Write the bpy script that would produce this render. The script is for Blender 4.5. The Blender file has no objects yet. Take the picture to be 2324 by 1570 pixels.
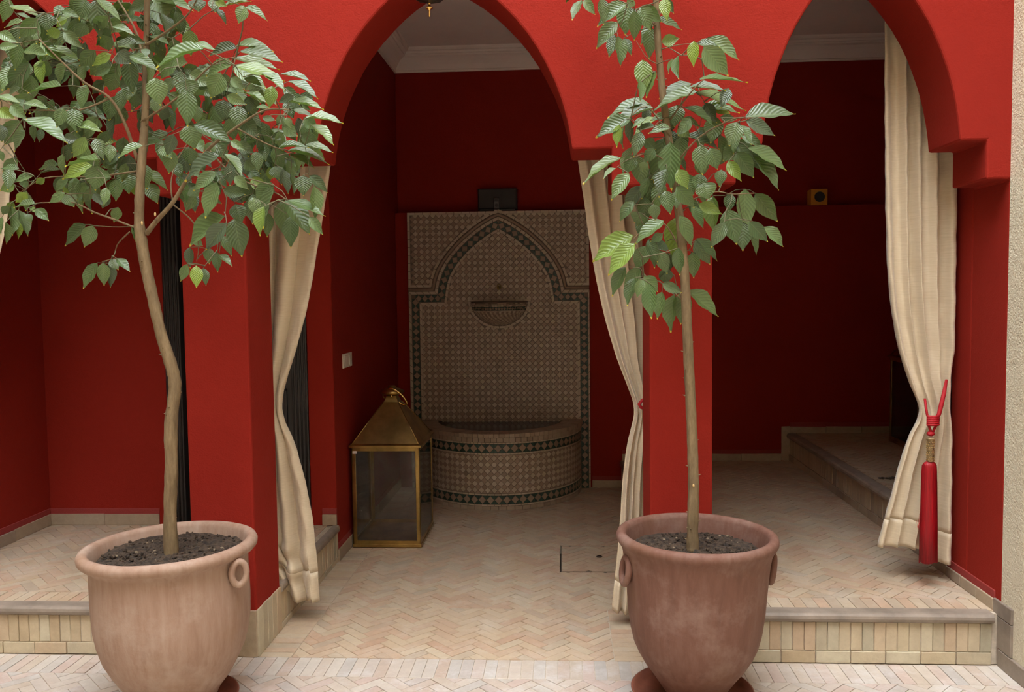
import bpy, bmesh, math, random
from mathutils import Vector, Matrix
R = random.Random(7)
SC = bpy.context.scene
COL = SC.collection
PI = math.pi

# ------------------------------------------------------------------ camera
FPX, PA, YA, RA = 1952.3, .0593, .0588, -.0128
CAMP = Vector((0, 0, 1.6))
_right = Vector((math.cos(YA), math.sin(YA), 0))
_f0 = Vector((-math.sin(YA), math.cos(YA), 0))
_fwd = _f0 * math.cos(PA) - Vector((0, 0, 1)) * math.sin(PA)
_up = _f0 * math.sin(PA) + Vector((0, 0, 1)) * math.cos(PA)
CR = _right * math.cos(RA) + _up * math.sin(RA)
CU = _up * math.cos(RA) - _right * math.sin(RA)
cd = bpy.data.cameras.new('camera')
cd.sensor_fit = 'HORIZONTAL'; cd.sensor_width = 36; cd.lens = 36 * FPX / 2324
cam = bpy.data.objects.new('camera', cd); COL.objects.link(cam)
M3 = Matrix((CR, CU, -_fwd)).transposed()
cam.matrix_world = Matrix.Translation(CAMP) @ M3.to_4x4()
SC.camera = cam
cd.clip_end = 100

def at(u, v, Y=None, Z=None, X=None):
    """measured pixel of the photograph -> point on a known plane"""
    d = _fwd + CR * ((u - 1162) / FPX) - CU * ((v - 785) / FPX)
    t = Y / d.y if Y is not None else ((Z - 1.6) / d.z if Z is not None else X / d.x)
    return CAMP + d * t

# ------------------------------------------------------------------ world, light, exposure
SKY, SKYCOL = 15.5, (.95, .985, 1.05, 1)
w = bpy.data.worlds.new('sky'); SC.world = w; w.use_nodes = True
nt = w.node_tree; nt.nodes.clear()
bg = nt.nodes.new('ShaderNodeBackground'); wo = nt.nodes.new('ShaderNodeOutputWorld')
bg.inputs['Color'].default_value = SKYCOL; bg.inputs['Strength'].default_value = SKY
nt.links.new(bg.outputs[0], wo.inputs[0])
SC.view_settings.view_transform = 'Standard'; SC.view_settings.look = 'None'
SC.view_settings.gamma = 1; SC.view_settings.use_curve_mapping = False
SC.view_settings.exposure = 0.0
SC.cycles.max_bounces = 10; SC.cycles.diffuse_bounces = 6; SC.cycles.transparent_max_bounces = 12

# ------------------------------------------------------------------ materials
def newmat(name):
    m = bpy.data.materials.new(name); m.use_nodes = True
    n = m.node_tree.nodes; l = m.node_tree.links
    return m, n, l, n['Principled BSDF']

def noise(n, l, scale, detail=4, rough=.6, vec=None, sx=None):
    t = n.new('ShaderNodeTexNoise'); t.inputs['Scale'].default_value = scale
    t.inputs['Detail'].default_value = detail; t.inputs['Roughness'].default_value = rough
    c = n.new('ShaderNodeTexCoord')
    if vec != 'uv':
        g = n.new('ShaderNodeNewGeometry'); src = g.outputs['Position']
        if vec == 'obj': src = c.outputs['Object']
    else: src = c.outputs['UV']
    if sx:
        mp = n.new('ShaderNodeMapping'); mp.inputs['Scale'].default_value = sx
        l.new(src, mp.inputs['Vector']); src = mp.outputs[0]
    l.new(src, t.inputs['Vector']); return t.outputs['Fac']

def ramp(n, l, fac, stops):
    r = n.new('ShaderNodeValToRGB')
    while len(r.color_ramp.elements) < len(stops): r.color_ramp.elements.new(.5)
    for e, (p, c) in zip(r.color_ramp.elements, stops):
        e.position = p; e.color = (*c, 1) if len(c) == 3 else c
    l.new(fac, r.inputs[0]); return r.outputs[0]

def mix(n, l, fac, a, b, mode='MIX'):
    x = n.new('ShaderNodeMix'); x.data_type = 'RGBA'; x.blend_type = mode
    for k, v in (('Factor', fac), ('A', a), ('B', b)):
        s = [i for i in x.inputs if i.name == k and (i.type == 'RGBA' or k == 'Factor')][0]
        if isinstance(v, (int, float)): s.default_value = v
        elif isinstance(v, tuple): s.default_value = (*v, 1)
        else: l.new(v, s)
    return [o for o in x.outputs if o.type == 'RGBA'][0]

def bump(n, l, p, h, strength, dist=.01):
    b = n.new('ShaderNodeBump'); b.inputs['Strength'].default_value = strength
    b.inputs['Distance'].default_value = dist
    l.new(h, b.inputs['Height']); l.new(b.outputs[0], p.inputs['Normal'])

def piece_rand(n, l):
    """one random value per piece, separate objects or islands of a joined mesh"""
    g = n.new('ShaderNodeNewGeometry'); o = n.new('ShaderNodeObjectInfo')
    a = n.new('ShaderNodeMath'); a.operation = 'ADD'
    l.new(g.outputs['Random Per Island'], a.inputs[0]); l.new(o.outputs['Random'], a.inputs[1])
    f = n.new('ShaderNodeMath'); f.operation = 'FRACT'; l.new(a.outputs[0], f.inputs[0])
    return f.outputs[0]

def plain(name, col, rough=.6, metal=0, nscale=0, namp=.15, bscale=0, bstr=.2, bdist=.01, coat=0):
    m, n, l, p = newmat(name)
    p.inputs['Roughness'].default_value = rough; p.inputs['Metallic'].default_value = metal
    if coat: p.inputs['Coat Weight'].default_value = coat
    if nscale:
        c = ramp(n, l, noise(n, l, nscale), [(.3, tuple(x * (1 - namp) for x in col)), (.7, tuple(min(1, x * (1 + namp)) for x in col))])
        l.new(c, p.inputs['Base Color'])
    else: p.inputs['Base Color'].default_value = (*col, 1)
    if bscale: bump(n, l, p, noise(n, l, bscale, 3), bstr, bdist)
    return m

def stucco(name, col, c2, fine, coarse, s=.35):
    m, n, l, p = newmat(name)
    p.inputs['Roughness'].default_value = .82; p.inputs['Specular IOR Level'].default_value = .10
    big = ramp(n, l, noise(n, l, 1.3, 5), [(.32, col), (.7, c2)])
    l.new(big, p.inputs['Base Color'])
    a = n.new('ShaderNodeMath'); a.operation = 'ADD'
    l.new(noise(n, l, fine, 2), a.inputs[0]); l.new(noise(n, l, coarse, 3), a.inputs[1])
    bump(n, l, p, a.outputs[0], s, .006)
    return m

RED = (.248, .0165, .0098)
M = {}
M['red'] = stucco('red_plaster', RED, (.278, .020, .0115), 160, 30, .3)
M['unseenwall'] = stucco('ochre_plaster', (.30, .25, .18), (.34, .28, .2), 110, 35, .6)  # dark ochre for the added unseen walls, cuts bounce light
M['redband'] = stucco('red_plaster_band', (.27, .042, .036), (.31, .05, .044), 160, 30, .3)
M['yellow'] = stucco('cream_plaster', (.58, .52, .385), (.63, .575, .43), 110, 35, .9)
M['white'] = plain('ceiling_paint', (.80, .70, .64), .8, nscale=2, namp=.05, bscale=60, bstr=.05)

def brickmat(name, stops, worn=.7, bleach=(.62, .60, .58)):
    m, n, l, p = newmat(name)
    pr = piece_rand(n, l)
    c = ramp(n, l, pr, stops)
    nn = noise(n, l, 22, 6, .7)
    c = mix(n, l, .55, c, ramp(n, l, nn, [(.3, (.42, .40, .38)), (.72, (.66, .66, .66))]), 'OVERLAY')
    wn = ramp(n, l, noise(n, l, 6, 8, .75), [(.5, (0, 0, 0)), (.72, (1, 1, 1))])
    mm = n.new('ShaderNodeMath'); mm.operation = 'MULTIPLY'; mm.inputs[1].default_value = worn
    l.new(wn, mm.inputs[0])
    c = mix(n, l, mm.outputs[0], c, bleach)
    l.new(c, p.inputs['Base Color'])
    l.new(ramp(n, l, nn, [(.3, (.42,) * 3), (.7, (.72,) * 3)]), p.inputs['Roughness'])
    bump(n, l, p, noise(n, l, 90, 4, .7), .35, .003)
    return m
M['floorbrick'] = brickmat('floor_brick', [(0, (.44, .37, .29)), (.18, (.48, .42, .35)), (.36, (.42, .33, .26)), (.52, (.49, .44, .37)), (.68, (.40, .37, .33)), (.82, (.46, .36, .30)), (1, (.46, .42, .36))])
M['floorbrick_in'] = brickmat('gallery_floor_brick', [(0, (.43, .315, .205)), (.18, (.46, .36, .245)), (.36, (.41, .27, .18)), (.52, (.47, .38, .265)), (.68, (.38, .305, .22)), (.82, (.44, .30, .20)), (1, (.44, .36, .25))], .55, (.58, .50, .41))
M['riser'] = brickmat('riser_brick', [(0, (.49, .41, .27)), (.25, (.45, .35, .22)), (.45, (.54, .48, .34)), (.6, (.38, .34, .24)), (.8, (.52, .43, .29)), (1, (.47, .35, .23))], .2, (.66, .58, .42))
M['grout'] = plain('grout', (.50, .43, .33), .9, nscale=30, namp=.2, bscale=150)
M['nosing'] = plain('nosing_stone', (.25, .20, .155), .55, nscale=9, namp=.25, bscale=90, bstr=.2, bdist=.003)
M['skirt'] = brickmat('skirting', [(0, (.33, .25, .17)), (.5, (.42, .33, .22)), (1, (.27, .21, .16))], .25, (.5, .42, .3))
M['tile_light'] = brickmat('light_zellige', [(0, (.46, .37, .27)), (.4, (.52, .43, .33)), (.7, (.42, .33, .24)), (1, (.50, .42, .28))], .1)
M['tile_dark'] = brickmat('brown_zellige', [(0, (.27, .19, .13)), (.5, (.32, .23, .16)), (1, (.22, .155, .105))], .08)
M['tile_green'] = brickmat('green_zellige', [(0, (.012, .045, .028)), (.5, (.02, .065, .04)), (1, (.010, .030, .020))], .05)
for k in ('tile_light', 'tile_dark', 'tile_green'):
    p = M[k].node_tree.nodes['Principled BSDF']; p.inputs['Coat Weight'].default_value = .35; p.inputs['Coat Roughness'].default_value = .25
M['tile_tan'] = brickmat('tan_zellige', [(0, (.33, .25, .175)), (.5, (.40, .31, .22)), (1, (.29, .215, .15))], .1)
M['joint'] = plain('tile_joint', (.16, .12, .085), .9)
M['brass'] = plain('aged_brass', (.40, .27, .09), .33, 1, nscale=7, namp=.35, bscale=25, bstr=.12, bdist=.004)
M['brasslit'] = plain('polished_brass', (.75, .50, .16), .25, 1)
M['darkmetal'] = plain('dark_bronze', (.10, .08, .06), .35, .9, nscale=20, namp=.3)
M['black'] = plain('black_door_paint', (.018, .016, .016), .35, nscale=8, namp=.3, bscale=60, bstr=.05)
M['blackfab'] = plain('speaker_cloth', (.045, .038, .036), .8, bscale=600, bstr=.1)
M['blackgloss'] = plain('black_plastic', (.015, .014, .015), .3)
M['greyplastic'] = plain('grey_plastic', (.12, .115, .11), .35)
M['whiteplastic'] = plain('white_plastic', (.72, .66, .58), .35)
M['orange'] = plain('orange_paint', (.70, .28, .02), .5, nscale=20, namp=.1)
M['rope'] = plain('red_cord', (.42, .002, .009), .6, bscale=300, bstr=.6, bdist=.004)
M['soil'] = plain('potting_soil', (.055, .036, .022), .95, nscale=45, namp=.8, bscale=90, bstr=1, bdist=.02)
M['stone'] = plain('soil_bits', (.22, .17, .11), .9)

def terracotta(name, a, b, c3, bl, dkc):
    m, n, l, p = newmat(name)
    streak = noise(n, l, 1, 5, .65, 'obj', (26, 26, 3.2))
    c = ramp(n, l, streak, [(.28, a), (.5, b), (.75, c3)])
    blot = ramp(n, l, noise(n, l, 5, 6, .7, 'obj'), [(.5, (0, 0, 0)), (.75, (.6, .6, .6))])
    c = mix(n, l, blot, c, bl)
    dk = ramp(n, l, noise(n, l, 3, 5, .6, 'obj'), [(.52, (0, 0, 0)), (.8, (.6, .6, .6))])
    c = mix(n, l, dk, c, dkc)
    l.new(c, p.inputs['Base Color']); p.inputs['Roughness'].default_value = .75
    bump(n, l, p, noise(n, l, 40, 5, .7, 'obj'), .3, .004)
    return m
M['pot_a'] = terracotta('terracotta_pink', (.255, .150, .100), (.32, .205, .145), (.375, .265, .20), (.46, .36, .29), (.27, .145, .065))
M['pot_b'] = terracotta('terracotta_brown', (.125, .052, .033), (.16, .072, .047), (.19, .10, .072), (.30, .20, .16), (.15, .07, .028))
M['saucer'] = plain('saucer_clay', (.22, .075, .045), .5, nscale=12, namp=.25)

def silk():
    m, n, l, p = newmat('beige_silk')
    wv = noise(n, l, 1, 3, .7, 'uv', (6, 420, 1))
    l.new(ramp(n, l, wv, [(.25, (.53, .43, .285)), (.75, (.64, .535, .375))]), p.inputs['Base Color'])
    p.inputs['Roughness'].default_value = .42; p.inputs['Sheen Weight'].default_value = .25
    bump(n, l, p, noise(n, l, 1, 3, .7, 'uv', (30, 500, 1)), .12, .002)
    return m
M['silk'] = silk()

def tasselmat():
    m, n, l, p = newmat('red_tassel')
    s = noise(n, l, 1, 2, .5, 'obj', (420, 420, 4))
    l.new(ramp(n, l, s, [(.3, (.20, .001, .004)), (.7, (.46, .003, .010))]), p.inputs['Base Color'])
    p.inputs['Roughness'].default_value = .45
    bump(n, l, p, s, .6, .003)
    return m
M['tassel'] = tasselmat()

def glassmat():
    m, n, l, p = newmat('dusty_glass')
    out = n['Material Output']
    g = n.new('ShaderNodeBsdfGlossy'); g.inputs['Roughness'].default_value = .04
    t = n.new('ShaderNodeBsdfTransparent'); t.inputs['Color'].default_value = (.90, .90, .88, 1)
    d = n.new('ShaderNodeBsdfDiffuse'); d.inputs['Color'].default_value = (.45, .42, .38, 1)
    f = n.new('ShaderNodeFresnel'); f.inputs['IOR'].default_value = 1.45
    m1 = n.new('ShaderNodeMixShader'); m2 = n.new('ShaderNodeMixShader')
    dust = ramp(n, l, noise(n, l, 9, 6, .7), [(.35, (.02,) * 3), (.8, (.13,) * 3)])
    l.new(dust, m1.inputs[0]); l.new(t.outputs[0], m1.inputs[1]); l.new(d.outputs[0], m1.inputs[2])
    l.new(f.outputs[0], m2.inputs[0]); l.new(m1.outputs[0], m2.inputs[1]); l.new(g.outputs[0], m2.inputs[2])
    l.new(m2.outputs[0], out.inputs[0])
    return m
M['glass'] = glassmat()

def watermat():
    m, n, l, p = newmat('basin_water')
    p.inputs['Base Color'].default_value = (.014, .024, .055, 1); p.inputs['Roughness'].default_value = .12; p.inputs['Specular IOR Level'].default_value = .2
    bump(n, l, p, noise(n, l, 14, 3), .06, .01)
    return m
M['water'] = watermat()

def barkmat():
    m, n, l, p = newmat('bark')
    c = ramp(n, l, noise(n, l, 1, 6, .7, None, (40, 40, 9)), [(.25, (.10, .062, .028)), (.55, (.20, .138, .068)), (.8, (.30, .215, .115))])
    l.new(c, p.inputs['Base Color']); p.inputs['Roughness'].default_value = .8
    bump(n, l, p, noise(n, l, 1, 5, .7, None, (110, 110, 26)), .7, .004)
    return m
M['bark'] = barkmat()
M['twig'] = plain('twig', (.13, .12, .06), .7)
M['cut'] = plain('pruning_cut', (.62, .42, .18), .7)

def leafmat():
    m, n, l, p = newmat('leaf_green')
    out = n['Material Output']
    uv = n.new('ShaderNodeTexCoord'); sep = n.new('ShaderNodeSeparateXYZ'); l.new(uv.outputs['UV'], sep.inputs[0])
    pr = piece_rand(n, l)
    base = ramp(n, l, pr, [(0, (.070, .122, .042)), (.3, (.110, .185, .060)), (.6, (.145, .225, .078)), (.85, (.070, .105, .055)), (.95, (.17, .27, .055)), (1, (.22, .33, .04))])
    # veins: |v-.5| folded into slanted lines
    a1 = n.new('ShaderNodeMath'); a1.operation = 'SUBTRACT'; a1.inputs[1].default_value = .5; l.new(sep.outputs[1], a1.inputs[0])
    a2 = n.new('ShaderNodeMath'); a2.operation = 'ABSOLUTE'; l.new(a1.outputs[0], a2.inputs[0])
    a3 = n.new('ShaderNodeMath'); a3.operation = 'MULTIPLY_ADD'; a3.inputs[1].default_value = -.55; l.new(a2.outputs[0], a3.inputs[0]); l.new(sep.outputs[0], a3.inputs[2])
    a4 = n.new('ShaderNodeMath'); a4.operation = 'MULTIPLY'; a4.inputs[1].default_value = 62; l.new(a3.outputs[0], a4.inputs[0])
    a5 = n.new('ShaderNodeMath'); a5.operation = 'SINE'; l.new(a4.outputs[0], a5.inputs[0])
    a6 = n.new('ShaderNodeMath'); a6.operation = 'MULTIPLY_ADD'; a6.inputs[1].default_value = .5; a6.inputs[2].default_value = .5; l.new(a5.outputs[0], a6.inputs[0])
    vein = ramp(n, l, a6.outputs[0], [(.0, (.62, .62, .62)), (.35, (1, 1, 1))])
    base = mix(n, l, .6, base, vein, 'MULTIPLY')
    mid = ramp(n, l, a2.outputs[0], [(.0, (1, 1, 1)), (.03, (0, 0, 0))])
    base = mix(n, l, mix(n, l, .4, (0, 0, 0), mid), base, (.22, .30, .12))
    tip = ramp(n, l, sep.outputs[0], [(.935, (0, 0, 0)), (.965, (1, 1, 1))])
    base = mix(n, l, tip, base, (.72, .56, .06))
    l.new(base, p.inputs['Base Color'])
    p.inputs['Roughness'].default_value = .36
    p.inputs['Specular IOR Level'].default_value = .75
    bump(n, l, p, a6.outputs[0], .35, .003)
    tr = n.new('ShaderNodeBsdfTranslucent'); l.new(mix(n, l, 1.0, base, (1.0, 1.3, .35), 'MULTIPLY'), tr.inputs[0])
    ms = n.new('ShaderNodeMixShader'); ms.inputs[0].default_value = .2
    l.new(p.outputs[0], ms.inputs[1]); l.new(tr.outputs[0], ms.inputs[2]); l.new(ms.outputs[0], out.inputs[0])
    return m
M['leaf'] = leafmat()

# ------------------------------------------------------------------ mesh helpers
class MB:
    def __init__(s): s.v = []; s.f = []; s.uv = None
    def add(s, vs, fs):
        o = len(s.v); s.v += [tuple(x) for x in vs]; s.f += [tuple(i + o for i in f) for f in fs]; return s
    def box(s, x0, y0, z0, x1, y1, z1):
        return s.add([(x0, y0, z0), (x1, y0, z0), (x1, y1, z0), (x0, y1, z0), (x0, y0, z1), (x1, y0, z1), (x1, y1, z1), (x0, y1, z1)],
                     [(0, 3, 2, 1), (4, 5, 6, 7), (0, 1, 5, 4), (1, 2, 6, 5), (2, 3, 7, 6), (3, 0, 4, 7)])
    def prism(s, poly, h0, h1, fr=None):
        """poly in (a,b) extruded along c from h0 to h1; fr maps (a,b,c)->xyz"""
        fr = fr or (lambda a, b, c: (a, b, c)); n = len(poly)
        vs = [fr(a, b, h0) for a, b in poly] + [fr(a, b, h1) for a, b in poly]
        return s.add(vs, [tuple(range(n))[::-1], tuple(range(n, 2 * n))] + [(i, (i + 1) % n, n + (i + 1) % n, n + i) for i in range(n)])
    def lathe(s, prof, seg=32, c=(0, 0), a0=0, a1=2 * PI, ex=1, ey=1):
        full = abs(a1 - a0 - 2 * PI) < 1e-6; ns = seg if full else seg + 1; o = len(s.v)
        for r, z in prof:
            for i in range(ns):
                a = a0 + (a1 - a0) * i / seg
                s.v.append((c[0] + r * math.cos(a) * ex, c[1] + r * math.sin(a) * ey, z))
        for j in range(len(prof) - 1):
            for i in range(seg):
                k = (i + 1) % ns
                s.f.append((o + j * ns + i, o + j * ns + k, o + (j + 1) * ns + k, o + (j + 1) * ns + i))
        return s
    def tube(s, pts, rad, seg=8, caps=True, closed=False):
        pts = [Vector(p) for p in pts]; n = len(pts); o = len(s.v)
        rad = rad if isinstance(rad, (list, tuple)) else [rad] * n
        ref = Vector((.3, .2, 1)).normalized(); prevu = None
        for i, p in enumerate(pts):
            a = pts[(i - 1) % n] if closed or i else p; b = pts[(i + 1) % n] if closed or i < n - 1 else p
            t = (b - a).normalized()
            u = (prevu - t * prevu.dot(t)) if prevu else ref.cross(t)
            if u.length < 1e-5: u = Vector((1, 0, 0)).cross(t)
            u.normalize(); prevu = u; v = t.cross(u)
            for k in range(seg):
                an = 2 * PI * k / seg
                s.v.append(tuple(p + (u * math.cos(an) + v * math.sin(an)) * rad[i]))
        m = n if closed else n - 1
        for i in range(m):
            i2 = (i + 1) % n
            for k in range(seg):
                k2 = (k + 1) % seg
                s.f.append((o + i * seg + k, o + i * seg + k2, o + i2 * seg + k2, o + i2 * seg + k))
        if caps and not closed:
            s.f.append(tuple(o + k for k in range(seg))[::-1]); s.f.append(tuple(o + (n - 1) * seg + k for k in range(seg)))
        return s
    def ball(s, c, r, sx=1, sy=1, sz=1, seg=12, ring=8):
        o = len(s.v)
        for j in range(ring + 1):
            t = PI * j / ring
            for i in range(seg):
                a = 2 * PI * i / seg
                s.v.append((c[0] + r * sx * math.sin(t) * math.cos(a), c[1] + r * sy * math.sin(t) * math.sin(a), c[2] + r * sz * math.cos(t)))
        for j in range(ring):
            for i in range(seg):
                k = (i + 1) % seg
                s.f.append((o + j * seg + i, o + (j + 1) * seg + i, o + (j + 1) * seg + k, o + j * seg + k))
        return s
    def mesh(s, name, mat=None, smooth=False):
        me = bpy.data.meshes.new(name); me.from_pydata(s.v, [], s.f)
        me.validate()
        if mat: me.materials.append(M[mat] if isinstance(mat, str) else mat)
        bm = bmesh.new(); bm.from_mesh(me)
        bmesh.ops.recalc_face_normals(bm, faces=bm.faces); bm.to_mesh(me); bm.free()
        if smooth:
            me.polygons.foreach_set('use_smooth', [True] * len(me.polygons))
        return me
    def build(s, name, mat, parent=None, smooth=False, bevel=0, seg=2):
        o = link(name, s.mesh(name, mat, smooth), parent)
        if bevel:
            b = o.modifiers.new('bevel', 'BEVEL'); b.width = bevel; b.segments = seg; b.limit_method = 'ANGLE'; b.angle_limit = .6
        return o

def link(name, data, parent=None, loc=None):
    o = bpy.data.objects.new(name, data); COL.objects.link(o)
    if loc is not None: o.location = loc
    if parent:
        o.parent = parent
        o.matrix_parent_inverse = Matrix.Translation(-Vector(parent.location)) if parent.get('_abs', 0) else Matrix()
    return o

def thing(name, label, cat, loc=(0, 0, 0), group=None):
    """Empty at the thing's base; children are built in world coordinates around it"""
    o = bpy.data.objects.new(name, None); COL.objects.link(o); o.location = loc
    o.empty_display_size = .1
    o['label'] = label; o['category'] = cat; o['_abs'] = 1
    if group: o['group'] = group
    return o

def tag(o, label, cat, group=None):
    o['label'] = label; o['category'] = cat
    if group: o['group'] = group
    return o

def struct(o, label=None):
    o['kind'] = 'structure'
    if label: o['label'] = label
    return o

def tri(o):
    bm = bmesh.new(); bm.from_mesh(o.data); bmesh.ops.triangulate(bm, faces=[f for f in bm.faces if len(f.verts) > 4]); bm.to_mesh(o.data); bm.free()

def clip(poly, x0, y0, x1, y1):
    for ax, val, keep in ((0, x0, 1), (0, x1, -1), (1, y0, 1), (1, y1, -1)):
        out = []
        for i in range(len(poly)):
            a, b = poly[i - 1], poly[i]
            ia, ib = (a[ax] - val) * keep >= 0, (b[ax] - val) * keep >= 0
            if ia != ib:
                t = (val - a[ax]) / (b[ax] - a[ax])
                out.append((a[0] + (b[0] - a[0]) * t, a[1] + (b[1] - a[1]) * t))
            if ib: out.append(b)
        poly = out
        if len(poly) < 3: return []
    return poly

def area(p): return abs(sum(p[i - 1][0] * p[i][1] - p[i][0] * p[i - 1][1] for i in range(len(p)))) / 2

# ------------------------------------------------------------------ key planes (metres)
Y0, Y1, YS = 3.684, 4.0, 3.70
XL, XA, XB, XPL, XPR, XR = -3.16, -1.3715, -1.661, .369, .635, 1.844
HS, HS2 = .223, .446
YG, YF, YU, ZL = 5.06, 7.077, 7.2, 2.287
XP = .48            # edge of the raised floor behind the right pillar
CZ = 3.62
WH = 9.5  # wall height, raised to narrow the sky and dim the galleries

# ------------------------------------------------------------------ walls
XZ = lambda a, b, c: (a, c, b)
ARCH = [(1, 0), (.985, .06), (.962, .125), (.925, .20), (.867, .285), (.80, .36), (.74, .42), (.66, .485), (.571, .545), (.47, .602), (.375, .65), (.28, .69), (.18, .725), (.09, .75), (0, .77)]
def archline(c, half, z, rise, side):
    pts = [(c + side * half * a, z + rise * b / .77) for a, b in ARCH]
    return pts
out = [(XL - .3, WH), (XL - .3, 0), (XL, 0), (XL, 2.05), (-2.41 - .60, 2.05), (-2.41 - .60, 2.21)]
def arch(c, half, rise, z=2.21):
    l = archline(c, half, z, rise, -1); r = archline(c, half, z, rise, 1)
    return l + r[::-1][1:]
out += arch(-2.41, .467, .77)
out += [(-1.757, 2.21), (-1.757, 2.05), (XB, 2.05), (XB, 0), (XA, 0), (XA, 2.05), (-1.216, 2.05), (-1.216, 2.21)]
out += arch(-.5, .548, .775)
out += [(.214, 2.21), (.214, 2.05), (XPL, 2.05), (XPL, 0), (XPR, 0), (XPR, 2.05), (.732, 2.05), (.732, 2.21)]
out += arch(1.241, .401, .77)
out += [(1.748, 2.21), (1.748, 2.05), (XR, 2.05), (XR, 0), (XR + .3, 0), (XR + .3, WH)]
fw = MB().prism(out, Y0, Y1, XZ).build('wall_front', 'red', bevel=.009, seg=2)
struct(fw, 'red plastered arcade wall with three pointed arches on square pillars')
struct(MB().box(XR, -4, 0, XR + .3, Y0, WH).build('wall_right', 'yellow'), 'rough cream plastered courtyard wall at the right edge')
struct(MB().box(XL - .3, -4, 0, XL, Y0, WH).build('wall_left', 'unseenwall'), 'unseen ochre courtyard wall added on the left, dark to cut fill light')  # added out of view, shapes the courtyard light
struct(MB().box(XL - .3, -4.3, 0, XR + .3, -4, WH).build('wall_rear_unseen', 'unseenwall'), 'unseen ochre wall added facing the arcade, dark to cut fill light')  # added behind the camera, tall and dark to hold back fill light
struct(MB().box(XL - .3, Y1, 0, XL, YG, CZ).build('wall_left', 'red'), 'red side wall of the left gallery bay')
# gallery back wall with a door hole; its right flank is the left side of the fountain alcove
DX0, DX1, DZ = -2.40, -1.53, 2.42
wm = MB().prism([(XL - .3, 0), (DX0, 0), (DX0, DZ), (DX1, DZ), (DX1, 0), (XA, 0), (XA, CZ), (XL - .3, CZ)], YG, YU + .3, XZ).build('wall_middle', 'red', bevel=.008)
struct(wm, 'red wall with the black door, left of the fountain alcove')
wb = MB().prism([(YF, 0), (YU + .4, 0), (YU + .4, CZ), (YU, CZ), (YU, ZL), (YF, ZL)], XA, 4.4, lambda a, b, c: (c, a, b)).build('wall_back', 'red', bevel=.006)
struct(wb, 'dark red back wall with a projecting lower half forming a ledge')
struct(MB().box(4.4, Y1 - .3, 0, 4.7, YU + .4, CZ).build('wall_end', 'red'))
struct(MB().box(XR + .3, Y1 - .3, 0, 4.4, Y1, CZ).build('wall_inner', 'red'))
struct(MB().box(XR, Y1, HS, XR + .3, 4.19, CZ).build('wall_right', 'red', bevel=.008), 'red return wall behind the tasselled curtain')
struct(MB().box(XL - .3, Y1, CZ, 4.7, YU + .4, CZ + .3).build('ceiling', 'white'), 'off-white ceiling of the galleries')

# cornice: swept with a mitre at the alcove corner
prof = [(0, 3.448), (.016, 3.448), (.018, 3.462), (.010, 3.468), (.016, 3.482), (.030, 3.505), (.052, 3.530), (.080, 3.550), (.104, 3.558), (.104, 3.572), (.118, 3.575), (.124, 3.590), (.140, 3.594), (.142, 3.608), (.150, CZ + .002), (0, CZ + .002)]
n = len(prof); c = MB(); c.v = []
for (kind) in (0, 1, 2):
    for d, z in prof:
        c.v.append(((XA + d, Y1, z), (XA + d, YU - d, z), (4.4, YU - d, z))[kind])
for k in (0, 1):
    c.f += [(k * n + i, k * n + (i + 1) % n, (k + 1) * n + (i + 1) % n, (k + 1) * n + i) for i in range(n)]
c.f += [tuple(range(n)), tuple(range(2 * n, 3 * n))]
struct(c.build('trim_1', 'white'), 'white moulded plaster cornice under the ceiling')

# ------------------------------------------------------------------ paving
BW, BL, JT = .050, .150, .0028
def herringbone(x0, y0, x1, y1, ang=PI / 4, ox=0, oy=0):
    """clipped brick outlines of a 45 degree herringbone inside the rectangle"""
    res = []; ca, sa = math.cos(ang), math.sin(ang)
    cx, cy = (x0 + x1) / 2, (y0 + y1) / 2; ext = math.hypot(x1 - x0, y1 - y0) / 2 + .3
    N = int(ext / BW) + 2; g = JT / 2
    for i in range(-N, N):
        for j in range(-N, N):
            m = (i - j) % 6
            if m == 0: rc = (i, j, i + 3, j + 1)
            elif m == 5: rc = (i, j, i + 1, j + 3)
            else: continue
            a0, b0, a1, b1 = [q * BW for q in rc]
            q = [(a0 + g, b0 + g), (a1 - g, b0 + g), (a1 - g, b1 - g), (a0 + g, b1 - g)]
            q = [(cx + ox + a * ca - b * sa, cy + oy + a * sa + b * ca) for a, b in q]
            p = clip(q, x0, y0, x1, y1)
            if p and area(p) > .0004: res.append((p, area(p) > BW * BL * .8 and len(p) == 4, m == 0))
    return res
def rowx(x0, x1, y0, y1, w=.052):
    n_ = max(1, round((x1 - x0) / w)); s_ = (x1 - x0) / n_
    return [([(x0 + k * s_ + .0015, y0), (x0 + (k + 1) * s_ - .0015, y0), (x0 + (k + 1) * s_ - .0015, y1), (x0 + k * s_ + .0015, y1)], False, 0) for k in range(n_)]
def rowy(x0, x1, y0, y1, w=.052):
    n_ = max(1, round((y1 - y0) / w)); s_ = (y1 - y0) / n_
    return [([(x0, y0 + k * s_ + .0015), (x1, y0 + k * s_ + .0015), (x1, y0 + (k + 1) * s_ - .0015), (x0, y0 + (k + 1) * s_ - .0015)], False, 0) for k in range(n_)]

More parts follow.
